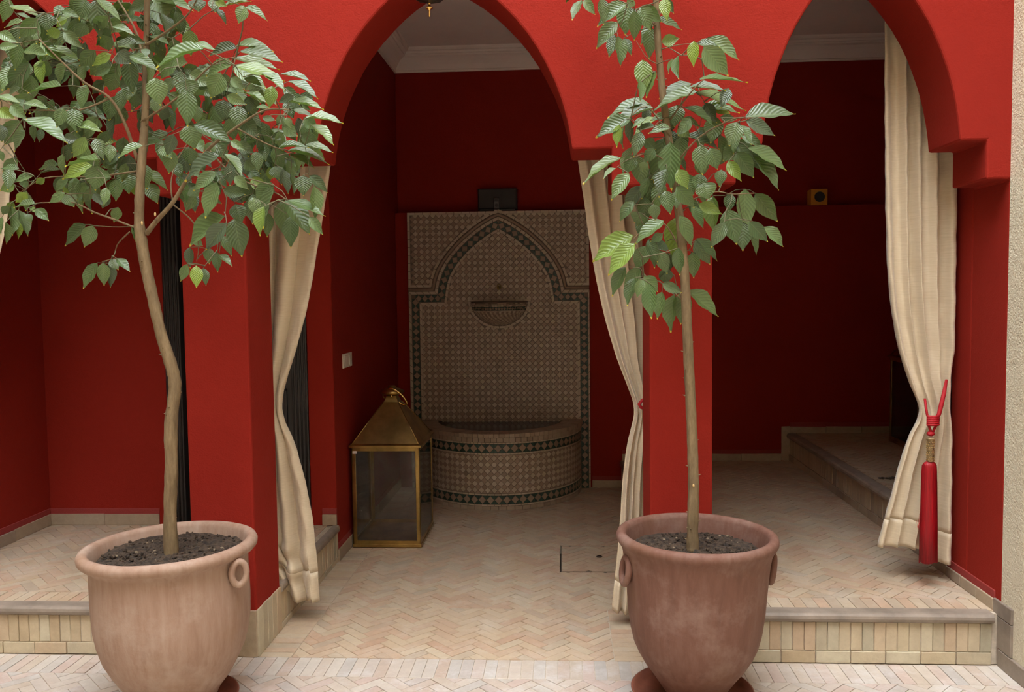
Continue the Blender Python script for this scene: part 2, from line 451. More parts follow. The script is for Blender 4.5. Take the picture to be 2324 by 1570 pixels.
_brick = {}
for hh in (True, False):
    an = PI / 4 if hh else PI / 4 + PI / 2
    a, b = BL / 2 - JT / 2, BW / 2 - JT / 2
    q = [(-a, -b), (a, -b), (a, b), (-a, b)]
    q = [(x * math.cos(an) - y * math.sin(an), x * math.sin(an) + y * math.cos(an)) for x, y in q]
    q2 = [(x * .985, y * .975) for x, y in q]
    mb = MB(); mb.v = [(x, y, -.012) for x, y in q] + [(x, y, -.0015) for x, y in q] + [(x, y, 0) for x, y in q2]
    mb.f = [(i, (i + 1) % 4, 4 + (i + 1) % 4, 4 + i) for i in range(4)] + [(4 + i, 4 + (i + 1) % 4, 8 + (i + 1) % 4, 8 + i) for i in range(4)] + [(8, 9, 10, 11)]
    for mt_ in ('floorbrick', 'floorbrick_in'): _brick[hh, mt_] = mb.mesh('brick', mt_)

def score(cx, cy, z):
    d = Vector((cx, cy, z)) - CAMP; dep = d.dot(_fwd)
    if dep < .5: return -1
    u = d.dot(CR) / dep * FPX; v = -d.dot(CU) / dep * FPX
    if abs(u) > 1190 or abs(v) > 810: return -1
    return 1 / dep

def pave(floor_o, lst, z, limit=300, skip=None, nm='brick', mat='floorbrick_in'):
    lst = [x for x in lst if not (skip and skip(sum(p[0] for p in x[0]) / len(x[0]), sum(p[1] for p in x[0]) / len(x[0])))]
    def ctr(p): return sum(q[0] for q in p) / len(p), sum(q[1] for q in p) / len(p)
    sc = sorted(range(len(lst)), key=lambda i: -score(*ctr(lst[i][0]), z))
    top = set(i for i in sc[:limit] if score(*ctr(lst[i][0]), z) > 0)
    st = MB()
    for i, (p, fullb, hz) in enumerate(lst):
        cx, cy = ctr(p); dz = R.uniform(-.0016, .0004)
        if i in top and fullb:
            o = link(nm, _brick[bool(hz), mat], floor_o, (cx, cy, z + dz))
            o.rotation_euler = (R.uniform(-.008, .008), R.uniform(-.008, .008), R.uniform(-.015, .015))
        else:
            mb = MB() if i in top else st
            q = [(x - cx, y - cy) for x, y in p]; nn_ = len(q); o_ = len(mb.v)
            off = (0, 0, 0) if i in top else (cx, cy, z + dz)
            for k, s_ in ((-.012, 1), (-.0015, 1), (0, .975)):
                mb.v += [(off[0] + x * s_, off[1] + y * s_, off[2] + k) for x, y in q]
            for L_ in (0, 1):
                mb.f += [(o_ + L_ * nn_ + a_, o_ + L_ * nn_ + (a_ + 1) % nn_, o_ + (L_ + 1) * nn_ + (a_ + 1) % nn_, o_ + (L_ + 1) * nn_ + a_) for a_ in range(nn_)]
            mb.f.append(tuple(o_ + 2 * nn_ + a_ for a_ in range(nn_)))
            if i in top:
                link(nm, mb.mesh(nm, mat), floor_o, (cx, cy, z + dz))
    if st.v:
        s_ = st.build('bricks', mat, floor_o); s_['kind'] = 'stuff'

HX0, HX1, HY0, HY1 = -.022, .455, 4.90, 5.412      # hatch in the alcove floor
def inhatch(x, y): return HX0 - .01 < x < HX1 + .01 and HY0 - .02 < y < HY1 + .01
GZ = -.0045
# courtyard floor (in front of the arcade)
struct(MB().box(-9, -9, -.4, 9, 12, -.3).build('floor', 'joint'), 'slab added under the paving to block sky light leaking in')  # unseen slab, added to stop sky leaking through floor gaps
fc = struct(MB().box(XL - .05, -4.05, -.3, XR + .05, YS + .04, GZ).build('floor', 'grout'), 'courtyard paving of pale worn bricks in front of the arcade')
BY = 3.50
l1 = rowx(XL, XR, BY, Y0 + .0)
l2 = herringbone(XL, 2.35, XR, BY - .003, ox=.02)
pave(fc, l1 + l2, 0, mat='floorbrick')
# alcove floor
fa = MB()
fa.box(XA - .05, YS + .039, -.3, XP, HY0 - .012, GZ).box(XA, HY1 + .006, -.3, XP, YF + .05, GZ)
fa.box(XA, HY0 - .012, -.3, HX0 - .006, HY1 + .006, GZ).box(HX1 + .006, HY0 - .012, -.3, XP, HY1 + .006, GZ)
fa = struct(fa.build('floor', 'grout'), 'herringbone brick floor between the pillars and the fountain')
def cuthatch(lst):
    out_ = []
    for p, fb, hz in lst:
        xs = [q[0] for q in p]; ys = [q[1] for q in p]
        if max(xs) < HX0 - .006 or min(xs) > HX1 + .006 or max(ys) < HY0 - .012 or min(ys) > HY1 + .006: out_.append((p, fb, hz)); continue
        for r_ in ((-9, -9, HX0 - .006, 99), (HX1 + .006, -9, 9, 99), (HX0 - .006, -9, HX1 + .006, HY0 - .012), (HX0 - .006, HY1 + .006, HX1 + .006, 99)):
            c_ = clip(p, *r_)
            if c_ and area(c_) > .0003: out_.append((c_, False, hz))
    return out_
l3 = rowy(XA + .002, -1.222, Y0, YF) + rowy(.216, XPL - .002, Y0, 4.3) + herringbone(-1.219, Y0 + .003, .213, 4.3) + herringbone(-1.219, 4.3, XP, YF)
l3 = cuthatch(l3)
def infoun(x, y): return ((x + .5) / .62) ** 2 + ((y - 7.06) / .72) ** 2 < 1
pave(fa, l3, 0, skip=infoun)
# raised floors: left gallery and right gallery
fl = struct(MB().box(XL, YS, 0, XA - .004, YG + .25, HS + GZ).build('floor', 'grout'), 'raised brick floor of the left gallery, one step up')
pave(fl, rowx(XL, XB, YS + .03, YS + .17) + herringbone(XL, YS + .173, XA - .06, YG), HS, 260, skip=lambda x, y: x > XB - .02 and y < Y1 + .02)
fr = struct(MB().box(XP, YS, 0, XR, YF + .05, HS + GZ).build('floor', 'grout'), 'raised brick floor of the right gallery, one step up')
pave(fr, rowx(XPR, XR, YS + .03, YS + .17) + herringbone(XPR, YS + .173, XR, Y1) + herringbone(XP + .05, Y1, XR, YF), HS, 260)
fu = struct(MB().box(XR, 4.19, 0, 4.4, YF + .05, HS2 + GZ).build('floor', 'grout'), 'upper brick floor, second step up in the right corner')
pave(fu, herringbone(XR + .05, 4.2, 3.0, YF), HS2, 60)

# step fronts: nosing bar, upright riser bricks, a course of flat bricks
def stepfront(parent, a0, a1, top, fr, base=.0, mt='riser', nose=True, ho=.052):
    """a = along the step; fr maps (along, out, z) -> xyz, out>0 towards the viewer"""
    nb = max(1, round((a1 - a0) / .049)); w_ = (a1 - a0) / nb; z1 = top - (.042 if nose else .0); zm = base + ho
    for k in range(nb):
        o_ = R.uniform(.003, .008)
        q = MB().prism([(a0 + k * w_ + .0015, zm + .002 + R.uniform(-.002, .002)), (a0 + (k + 1) * w_ - .0015, zm + .002), (a0 + (k + 1) * w_ - .0015, z1 - .002), (a0 + k * w_ + .0015, z1 - .002)], -.005, o_, lambda a, b, c: fr(a, c, b))
        q.build('brick', mt, parent, bevel=.002, seg=1)
    nb = max(1, round((a1 - a0) / .15)); w_ = (a1 - a0) / nb
    for k in range(nb):
        q = MB().prism([(a0 + k * w_ + .002, base), (a0 + (k + 1) * w_ - .002, base), (a0 + (k + 1) * w_ - .002, zm), (a0 + k * w_ + .002, zm)], -.005, R.uniform(.007, .011), lambda a, b, c: fr(a, c, b))
        q.build('flat_brick', mt, parent, bevel=.002, seg=1)
    if nose:
        pr = [(-.045, top - .04), (.018, top - .04), (.026, top - .034), (.030, top - .022), (.028, top - .010), (.020, top - .001), (.010, top + .001), (-.045, top + .001)]
        MB().prism(pr, a0, a1, lambda a, b, c: fr(c, a, b)).build('nosing', 'nosing', parent, bevel=.001, seg=1)
FRN = lambda a, o, z: (a, YS - o, z)
stepfront(fl, XL, XB - .0, HS, FRN)
stepfront(fr, XPR, XR - .03, HS, FRN)
stepfront(fl, Y1, YG, HS, lambda a, o, z: (XA + o * .55, a, z), ho=.03, nose=True)
stepfront(fr, Y1, YF, HS, lambda a, o, z: (XP - o * .55, a, z), ho=.03)
# second step, seen from the left: a runs along Y, out is -X
stepfront(fu, 4.195, YF, HS2, lambda a, o, z: (XR - o, a, z), base=HS, mt='skirt')

# pillar footings: cut-stone skirting as high as the step
def skirting(name, a0, a1, z0, h, fr, label=None, t=.012, w_=.30, band=True, mt='skirt'):
    root = thing(name, '', '', fr(a0, 0, z0)); del root['label'], root['category']
    root['kind'] = 'structure'
    if label: root['label'] = label
    nb = max(1, round((a1 - a0) / w_)); s_ = (a1 - a0) / nb
    for k in range(nb):
        MB().prism([(a0 + k * s_ + .001, z0), (a0 + (k + 1) * s_ - .001, z0), (a0 + (k + 1) * s_ - .001, z0 + h + R.uniform(-.003, .003)), (a0 + k * s_ + .001, z0 + h)], -.01, t + R.uniform(-.002, .002), lambda a, b, c: fr(a, c, b)).build('tile', mt, root, bevel=.002, seg=1)
    if band:
        MB().prism([(a0, z0 + h - .004), (a1, z0 + h - .004), (a1, z0 + h + .035), (a0, z0 + h + .035)], -.01, .005, lambda a, b, c: fr(a, c, b)).build('paint_band', 'redband', root, bevel=.002, seg=1)
    return root
skirting('baseboard_middle', Y0 + .002, Y1, 0, .213, lambda a, o, z: (XA + o * .5, a, z), 'brick footing on the alcove side of the left pillar', w_=.06, band=False, mt='riser')
skirting('baseboard_front', XB, XA, 0, .213, lambda a, o, z: (a, Y0 - o * .5, z), 'brick footing on the courtyard face of the left pillar', w_=.15, band=False)
skirting('baseboard_front', XPL, XPR, 0, .213, lambda a, o, z: (a, Y0 - o * .5, z), 'brick footing on the courtyard face of the right pillar', w_=.15, band=False)
skirting('baseboard_front', Y0 + .002, Y1, 0, .213, lambda a, o, z: (XPL - o * .5, a, z), 'brick footing on the alcove side of the right pillar', w_=.06, band=False, mt='riser')
skirting('baseboard_gallery', XL, DX0 - .07, HS, .068, lambda a, o, z: (a, YG - o, z), 'skirting tiles under the red wall left of the door')
skirting('baseboard_gallery', DX1 + .07, XA, HS, .068, lambda a, o, z: (a, YG - o, z), 'short skirting tile right of the black door')
skirting('baseboard_left', Y1, YG - .012, HS, .068, lambda a, o, z: (XL + o, a, z), 'skirting tiles along the left gallery side wall')
skirting('baseboard_alcove', YG, YF - .01, 0, .075, lambda a, o, z: (XA + o, a, z), 'skirting tiles along the alcove side wall')
skirting('baseboard_back', .235, XP, 0, .06, lambda a, o, z: (a, YF - o, z), 'skirting tiles right of the fountain')
skirting('baseboard_back', XP, XR - .07, HS, .055, lambda a, o, z: (a, YF - o, z), 'skirting tiles at the back of the right gallery')
skirting('baseboard_back', XR - .07, XR, HS, HS + .055, lambda a, o, z: (a, YF - o, z), 'upright skirting tile where the upper step meets the back wall', band=False)
skirting('baseboard_back', XR, 4.4, HS2, .055, lambda a, o, z: (a, YF - o, z), 'skirting tiles above the upper step')
skirting('baseboard_right', Y0 + .05, 4.19, HS, .05, lambda a, o, z: (XR - o, a, z), 'grey skirting stones at the foot of the red jamb', w_=.16)
# stone strip following the step down the cream wall
g = struct(thing('trim_2', '', '', (XR, Y0, 0)), 'grey skirting strip stepping down the cream wall'); del g['category']
for q in ([(Y0 + .05, HS - .01), (Y0 + .05, HS + .055), (Y0 - .10, HS + .055), (Y0 - .10, HS - .01)], [(Y0 + .015, .075), (Y0 + .015, HS - .012), (Y0 - .10, HS - .012), (Y0 - .10, .075)]):
    MB().prism(q, -.01, .010, lambda a, b, c: (XR - c, a, b)).build('tile', 'nosing', g, bevel=.002, seg=1)
yy = Y0 - .0
while yy > 2.3:
    MB().box(XR - .012, yy - .298, 0, XR + .01, yy, .073).build('tile', 'nosing', g, bevel=.002, seg=1); yy -= .3

# ------------------------------------------------------------------ hatch in the floor
h = thing('floor_hatch', 'square brick-faced hatch cover with a dark lifting knob in the alcove floor', 'hatch', ((HX0 + HX1) / 2, (HY0 + HY1) / 2, 0))
MB().box(HX0 + .002, HY0 + .010, -.05, HX1, HY1 - .003, GZ).build('tray', 'joint', h)  # dark joint colour in and below the tray paints the gap's shade
for p, fb, hz in herringbone(HX0 + .006, HY0 + .012, HX1 - .004, HY1 - .007, ox=.03, oy=.02):
    MB().prism(p, -.012, -.002).build('brick', 'floorbrick_in', h)
kx, ky = at(1360, 1263, Z=0).x, at(1360, 1263, Z=0).y
MB().lathe([(0, -.001), (.018, -.001), (.018, .003), (.012, .006), (0, .006)], 20, (kx, ky)).build('knob', 'darkmetal', h, True)
struct(MB().box(HX0 - .006, HY0 - .012, -.09, HX1 + .006, HY1 + .006, -.055).build('trim_3', 'joint'), 'dark panel under the hatch cover, shade of the gap put into its colour')

# ------------------------------------------------------------------ door
d = struct(thing('door_1', '', '', ((DX0 + DX1) / 2, YG, HS)), 'tall black panelled door with reeded frame'); del d['category']
fm = MB()
for x0, x1 in ((DX0, DX0 + .10), (DX1 - .10, DX1)):
    fm.box(x0, YG - .005, HS, x1, YG + .13, DZ)
fm.box(DX0 + .1, YG - .005, DZ - .1, DX1 - .1, YG + .13, DZ)
fm.build('door_frame', 'black', d, bevel=.003)
for x0 in (DX0, DX1 - .10):
    for k in (0, 1, 2, 3):
        xx = x0 + .012 + k * .024
        MB().tube([(xx, YG - .004, HS), (xx, YG - .004, DZ)], .0065, 8).build('reed', 'black', d, True)
leaf0, leaf1 = DX0 + .10, DX1 - .10; mid = (leaf0 + leaf1) / 2
for x0, x1 in ((leaf0, mid - .002), (mid + .002, leaf1)):
    lf = MB().box(x0, YG + .06, HS + .005, x1, YG + .10, DZ - .1).build('door_leaf', 'black', d, bevel=.002)
    for z0, z1 in ((HS + .08, .72), (.80, 1.05), (1.13, 1.75), (1.83, DZ - .18)):
        xa, xb = x0 + .045, x1 - .045
        pm = MB()
        pm.box(xa, YG + .050, z0, xb, YG + .062, z0 + .018).box(xa, YG + .050, z1 - .018, xb, YG + .062, z1)
        pm.box(xa, YG + .050, z0, xa + .018, YG + .062, z1).box(xb - .018, YG + .050, z0, xb, YG + .062, z1)
        pm.box(xa + .035, YG + .052, z0 + .035, xb - .035, YG + .062, z1 - .035)
        pm.build('panel', 'black', lf, bevel=.004)

# ------------------------------------------------------------------ fountain
FX, FYP = -.515, 7.052       # centre line, face plane
ft = thing('wall_fountain', 'tall tiled wall fountain with pointed arch and half-round basin in the alcove', 'fountain', (FX, 6.9, 0))
PX0, PX1 = -1.265, .222
MB().box(PX0, FYP, 0, PX1, YF + .01, ZL - .004).build('backing', 'joint', ft)
TS = .0345 * math.sqrt(2)    # diagonal pitch
def tile(mb, poly, fr, h=.004, base=-.004, sh=.90):
    cx = sum(p[0] for p in poly) / len(poly); cy = sum(p[1] for p in poly) / len(poly); n_ = len(poly); o_ = len(mb.v)
    tilt = (R.uniform(-.0006, .0006), R.uniform(-.0006, .0006))
    for k, s_ in ((base, .95), (h * .6, .95), (h, sh)):
        for x, y in poly:
            mb.v.append(fr(cx + (x - cx) * s_, cy + (y - cy) * s_, k + (tilt[0] * (x - cx) + tilt[1] * (y - cy)) * 40 * (k > 0)))
    for L_ in (0, 1):
        mb.f += [(o_ + L_ * n_ + a_, o_ + L_ * n_ + (a_ + 1) % n_, o_ + (L_ + 1) * n_ + (a_ + 1) % n_, o_ + (L_ + 1) * n_ + a_) for a_ in range(n_)]
    mb.f.append(tuple(o_ + 2 * n_ + a_ for a_ in range(n_)))
PF = lambda a, b, c: (a, FYP - c, b)
# arch paths
HALF = [(.508, 0), (.500, .05), (.487, .11), (.462, .18), (.425, .245), (.376, .312), (.315, .38), (.245, .445), (.175, .50), (.10, .55), (.04, .583), (0, .60)]
ZSH = 1.610
def path(off):
    """boundary of the green band moved inwards by off (m)"""
    left = [(FX - a, ZSH + b) for a, b in HALF]
    pts = [(PX0 + .027, 0), (PX0 + .027, ZSH)] + left
    pts = pts + [(2 * FX - x + 0, z) for x, z in pts[::-1][1:]]
    res = []
    for i, (x, z) in enumerate(pts):
        a = pts[max(0, i - 1)]; b = pts[min(len(pts) - 1, i + 1)]
        d1 = Vector((x - a[0], z - a[1])); d2 = Vector((b[0] - x, b[1] - z))
        if i == 0: d1 = d2
        if i == len(pts) - 1: d2 = d1
        d1.normalize(); d2.normalize()
        n1 = Vector((d1.y, -d1.x)); n2 = Vector((d2.y, -d2.x)); m_ = n1 + n2
        m_ = m_.normalized() / max(.5, m_.normalized().dot(n1))
        res.append((x + m_.x * off, z + m_.y * off))
    return res
def resample(pts, step):
    L_ = [0]
    for i in range(1, len(pts)): L_.append(L_[-1] + math.dist(pts[i - 1], pts[i]))
    n_ = max(1, round(L_[-1] / step)); r_ = []; j = 0
    for k in range(n_ + 1):
        s_ = L_[-1] * k / n_
        while j < len(L_) - 2 and L_[j + 1] < s_: j += 1
        t = (s_ - L_[j]) / max(1e-9, L_[j + 1] - L_[j])
        r_.append((pts[j][0] + (pts[j + 1][0] - pts[j][0]) * t, pts[j][1] + (pts[j + 1][1] - pts[j][1]) * t, L_[-1] * k / n_ / L_[-1]))
    return r_
def strip_between(off0, off1, step, fn, zmin=-1):
    a, b = path(off0), path(off1)
    segs = []
    for s0 in range(len(a) - 1):
        n_ = max(1, round(math.dist(a[s0], a[s0 + 1]) / step))
        for k in range(n_):
            t0, t1 = k / n_, (k + 1) / n_
            L2 = lambda p, q, t: (max(PX0, min(PX1, p[0] + (q[0] - p[0]) * t)), p[1] + (q[1] - p[1]) * t)
            if min(L2(a[s0], a[s0 + 1], t0)[1], L2(b[s0], b[s0 + 1], t1)[1]) < zmin: continue
            fn(L2(a[s0], a[s0 + 1], t0), L2(a[s0], a[s0 + 1], t1), L2(b[s0], b[s0 + 1], t1), L2(b[s0], b[s0 + 1], t0))
light, dark, green = MB(), MB(), MB()
sf = lambda p, q, r_, s_: tile(light, [p, q, r_, s_], PF, .0075)
strip_between(-.026, -.002, .06, sf)
strip_between(.064, .086, .06, sf)
strip_between(-.082, -.060, .06, sf, ZSH + .02)
# outer frame strips
def frame_strip(x0, z0, x1, z1, vert):
    n_ = round(((z1 - z0) if vert else (x1 - x0)) / .065)
    for k in range(n_):
        if vert: q = [(x0, z0 + (z1 - z0) * k / n_), (x1, z0 + (z1 - z0) * k / n_), (x1, z0 + (z1 - z0) * (k + 1) / n_), (x0, z0 + (z1 - z0) * (k + 1) / n_)]
        else: q = [(x0 + (x1 - x0) * k / n_, z0), (x0 + (x1 - x0) * (k + 1) / n_, z0), (x0 + (x1 - x0) * (k + 1) / n_, z1), (x0 + (x1 - x0) * k / n_, z1)]
        tile(light, q, PF, .0075)
frame_strip(PX0, ZSH + .06, PX0 + .022, ZL - .022, True); frame_strip(PX1 - .022, ZSH + .06, PX1, ZL - .022, True)
frame_strip(PX0, ZL - .026, PX1, ZL - .004, False)
# moulding between the two outer strips (only arch and shoulders)
pm_ = [p for p in path(-.043)]
mold = [(max(PX0, min(PX1, x)), z) for x, z in pm_ if z > ZSH]
mold = [(PX0 + .002, ZSH + .043)] + mold[1:-1] + [(PX1 - .002, ZSH + .043)]
MB().tube([(x, FYP - .006, z) for x, z in mold], .014, 8).build('moulding', M['tile_dark'], ft, True)
# green band with diamonds
a_, b_ = path(.002), path(.060)
ga = []
for s0 in range(len(a_) - 1):
    ga.append((a_[s0], a_[s0 + 1], b_[s0], b_[s0 + 1]))
# merge arch pieces into runs: left leg, left shoulder, left arch, right arch, right shoulder, right leg
nA = len(HALF) - 1
cen = path(.031)
runs = [(0, 1), (1, 2), (2, 2 + nA), (2 + nA, 2 + 2 * nA), (2 + 2 * nA, 3 + 2 * nA), (3 + 2 * nA, 4 + 2 * nA)]
for i0, i1 in runs:
    pc = cen[i0:i1 + 1]
    L_ = [0]
    for i in range(1, len(pc)): L_.append(L_[-1] + math.dist(pc[i - 1], pc[i]))
    n_ = max(2, round(L_[-1] / .060)); sa, sb, mid2 = [], [], []; j = 0
    for k in range(2 * n_ + 1):
        s_ = L_[-1] * k / (2 * n_)
        while j < len(L_) - 2 and L_[j + 1] < s_: j += 1
        t = (s_ - L_[j]) / max(1e-9, L_[j + 1] - L_[j])
        p_, q_ = Vector(pc[j]), Vector(pc[j + 1]); c_ = p_.lerp(q_, t); d_ = (q_ - p_).normalized()
        if 0 < j and t < .5: d_ = (d_ * (.5 + t) + (p_ - Vector(pc[j - 1])).normalized() * (.5 - t)).normalized()
        if j < len(pc) - 2 and t > .5: d_ = (d_ * (1.5 - t) + (Vector(pc[j + 2]) - q_).normalized() * (t - .5)).normalized()
        n1_ = Vector((d_.y, -d_.x)) * .029
        mid2.append(tuple(c_)); sa.append(tuple(c_ - n1_)); sb.append(tuple(c_ + n1_))
    for k in range(n_):
        i = 2 * k
        tile(dark, [mid2[i], sa[i + 1], mid2[i + 2], sb[i + 1]], PF, .006)
        tile(green, [sa[i], sa[i + 1], mid2[i]], PF, .005); tile(green, [sa[i + 1], sa[i + 2], mid2[i + 2]], PF, .005)
        tile(green, [sb[i], mid2[i], sb[i + 1]], PF, .005); tile(green, [sb[i + 1], mid2[i + 2], sb[i + 2]], PF, .005)
# field of diamonds, left out under the strips, band and bowl
def pip(x, z, poly):
    c_ = False
    for i in range(len(poly)):
        (x1, z1), (x2, z2) = poly[i - 1], poly[i]
        if (z1 > z) != (z2 > z) and x < (x2 - x1) * (z - z1) / (z2 - z1) + x1: c_ = not c_
    return c_
inner = path(.083); outer = path(-.080)
BZ, BR = 1.548, .233
def keep(x, z):
    if pip(x, z, inner):
        rr_ = math.hypot(x - FX, (z - BZ) * 1.15)
        if z < BZ + .012 and rr_ < BR + .022: return False
        if BZ - .004 < z < BZ + .014 and abs(x - FX) < BR + .03: return False
        return z > .50 or abs(x - FX) > .6
    return z > ZSH + .085 and not pip(x, z, outer) and PX0 + .02 < x < PX1 - .02 and z < ZL - .025
tsingle = []; h2 = TS / 2
for j in range(-2, int(ZL / h2) + 2):
    for i in range(-40, 40):
        if (i + j) % 2: continue
        cx, cz = FX + i * h2, .012 + j * h2
        if not keep(cx, cz): continue
        lightrow = j % 2 == 0
        q = [(cx - h2, cz), (cx, cz - h2), (cx + h2, cz), (cx, cz + h2)]
        tsingle.append((q, lightrow))
tsingle.sort(key=lambda t_: math.dist((sum(p[0] for p in t_[0]) / 4, sum(p[1] for p in t_[0]) / 4), (FX, 1.28)))
_tm = {}
for L_ in (True, False):
    mb = MB(); tile(mb, [(-h2, 0), (0, -h2), (h2, 0), (0, h2)], lambda a, b, c: (a, -c, b)); _tm[L_] = mb.mesh('tile', 'tile_light' if L_ else 'tile_dark')
for q, L_ in tsingle[:300]:
    link('tile', _tm[L_], ft, (sum(p[0] for p in q) / 4, FYP, sum(p[1] for p in q) / 4))
for q, L_ in tsingle[300:]:
    tile(light if L_ else dark, q, PF)
# strip round the bowl
for k in range(16):
    a0, a1 = PI + PI * k / 16, PI + PI * (k + 1) / 16
    e = lambda r_, a: (FX + r_ * math.cos(a), BZ + r_ * .87 * math.sin(a))
    tile(light, [e(BR, a0), e(BR, a1), e(BR + .024, a1), e(BR + .024, a0)], PF, .0075)
for k in range(8):
    x0 = FX - BR - .03 + k * (2 * BR + .06) / 8
    tile(light, [(x0, BZ + .002), (x0 + (2 * BR + .06) / 8, BZ + .002), (x0 + (2 * BR + .06) / 8, BZ + .018), (x0, BZ + .018)], PF, .0075)

# lower basin: half ellipse with straight start
RX, RY, ZB = .655, .752, .575
def bas(s_, z, out_=0.0):
    a = PI + PI * s_
    return (FX + (RX + out_) * math.cos(a), FYP + (RY + out_) * math.sin(a), z)
def seg_len():
    P_ = [bas(i / 400, 0) for i in range(401)]; L_ = [0]
    for i in range(1, 401): L_.append(L_[-1] + math.dist(P_[i], P_[i - 1]))
    return L_
_L = seg_len(); TL = _L[-1]
def s_of(l):
    l = max(0, min(TL, l)); lo, hi = 0, 400
    while hi - lo > 1:
        m_ = (lo + hi) // 2
        if _L[m_] < l: lo = m_
        else: hi = m_
    return (lo + (l - _L[lo]) / max(1e-9, _L[hi] - _L[lo])) / 400
BF = lambda a, b, c: bas(s_of(a), b, c)
core = MB(); ns = 60
ringo = [bas(i / ns, 0)[:2] for i in range(ns + 1)]
def ell(rx, ry, z): return [(FX + rx * math.cos(PI + PI * i / ns), FYP + ry * math.sin(PI + PI * i / ns), z) for i in range(ns + 1)]
rings = [ell(RX, RY, 0), ell(RX, RY, ZB - .012), ell(RX - .17, RY - .14, ZB - .012), ell(RX - .18, RY - .15, .30)]
for r_ in rings: core.v += r_
for j in range(3):
    core.f += [(j * (ns + 1) + i, j * (ns + 1) + i + 1, (j + 1) * (ns + 1) + i + 1, (j + 1) * (ns + 1) + i) for i in range(ns)]
core.f.append(tuple(3 * (ns + 1) + i for i in range(ns + 1)))
core.build('basin', 'joint', ft)
MB().add(ell(RX - .169, RY - .139, .556), [tuple(range(ns + 1))]).build('water', 'water', ft)
def bandrow(z0, z1, step, mb, h_=.004):
    n_ = round(TL / step)
    for k in range(n_):
        tile(mb, [(TL * k / n_, z0), (TL * (k + 1) / n_, z0), (TL * (k + 1) / n_, z1), (TL * k / n_, z1)], BF, h_)
def diamonds(z0, z1, step):
    n_ = round(TL / step); zm = (z0 + z1) / 2; w_ = TL / n_
    for k in range(n_):
        x = k * w_
        tile(dark, [(x, zm), (x + w_ / 2, z0), (x + w_, zm), (x + w_ / 2, z1)], BF, .005)
        for q in ([(x, z1), (x, zm), (x + w_ / 2, z1)], [(x + w_ / 2, z1), (x + w_, zm), (x + w_, z1)], [(x, zm), (x, z0), (x + w_ / 2, z0)], [(x + w_ / 2, z0), (x + w_, z0), (x + w_, zm)]):
            tile(green, q, BF, .004)
tan = MB()
bandrow(.510, .546, .045, tan, .012)
bandrow(.498, .509, .03, light, .006)
diamonds(.432, .497, .062)
bandrow(.418, .430, .03, light, .006)
bandrow(.113, .125, .05, light, .006)
diamonds(.047, .111, .062)
bandrow(.034, .045, .05, light, .006)
bandrow(.0, .032, .06, tan, .006)
# rim: edge tiles and two rings of flat tiles on top
n_ = 54
for k in range(n_):
    def rim(r_, z, kk): return (FX + (RX + r_) * math.cos(PI + PI * kk / n_), FYP + (RY + r_) * math.sin(PI + PI * kk / n_), z)
    for r0, r1 in ((.020, -.035), (-.037, -.088), (-.090, -.14)):
        g_ = .04
        q = [rim(r0, ZB, k + g_), rim(r0, ZB, k + 1 - g_), rim(r1, ZB, k + 1 - g_), rim(r1, ZB, k + g_)]
        lo = [(x, y, ZB - (.028 if r0 > 0 else .014)) for x, y, z in q]
        tan.add(lo + q, [(4, 5, 6, 7), (0, 1, 5, 4), (1, 2, 6, 5), (2, 3, 7, 6), (3, 0, 4, 7)])
# diamonds on the basin face: the ones nearest the viewer single
cand = []; nd = round(TL / TS); pt = TL / nd; zc0, zc1 = .128, .416; nr = 6; ph = (zc1 - zc0) / nr
for j in range(0, 2 * nr + 1):
    for i in range(0, 2 * nd + 1):
        if (i + j) % 2: continue
        x, z = i * pt / 2, zc0 + j * ph / 2
        q = clip([(x - pt / 2, z), (x, z - ph / 2), (x + pt / 2, z), (x, z + ph / 2)], 0, zc0, TL, zc1)
        if q and area(q) > 1e-4: cand.append((q, j % 2 == 1))
for q, L_ in cand: tile(light if L_ else dark, q, BF, .004)
# wall bowl
bowl = MB(); nb = 28; prof_b = [(.0, -.205), (.05, -.200), (.10, -.182), (.145, -.155), (.18, -.122), (.205, -.085), (.218, -.055), (.226, -.028), (.232, -.024), (.233, 0), (.205, 0), (.195, -.03), (.12, -.06), (0, -.07)]
bowl.lathe([(r_, BZ + z) for r_, z in prof_b], nb, (FX, FYP), PI, 2 * PI, 1, .92)
bw_o = bowl.build('bowl', 'joint', ft, True)
wt = MB(); wt.add([(FX + .2 * math.cos(PI + PI * i / 24), FYP + .184 * math.sin(PI + PI * i / 24), BZ - .012) for i in range(25)], [tuple(range(25))]).build('bowl_water', 'water', ft)
def bowlf(a, b, c):      # a 0..1 angle, b along profile index
    i = min(len(prof_b) - 2, int(b)); t = b - i
    r_ = prof_b[i][0] + (prof_b[i + 1][0] - prof_b[i][0]) * t + c; z = prof_b[i][1] + (prof_b[i + 1][1] - prof_b[i][1]) * t - c * .3
    an = PI + PI * a
    return (FX + r_ * math.cos(an), FYP + r_ * .92 * math.sin(an), BZ + z)
nn = 30
for k in range(nn):
    a0, a1 = k / nn, (k + 1) / nn; am = (a0 + a1) / 2
    tile(tan, [(a0, 7.0), (a1, 7.0), (a1, 8.6), (a0, 8.6)], bowlf, .004)
    tile(light, [(a0, 6.5), (a1, 6.5), (a1, 6.95), (a0, 6.95)], bowlf, .003)
    tile(dark, [(a0, 5.95), (am, 5.45), (a1, 5.95), (am, 6.45)], bowlf, .003)
    for q in ([(a0, 5.45), (am, 5.45), (a0, 5.95)], [(am, 5.45), (a1, 5.45), (a1, 5.95)], [(a0, 6.45), (a0, 5.95), (am, 6.45)], [(am, 6.45), (a1, 5.95), (a1, 6.45)]):
        tile(green, q, bowlf, .0025)
    tile(light, [(a0, 5.2), (a1, 5.2), (a1, 5.42), (a0, 5.42)], bowlf, .003)
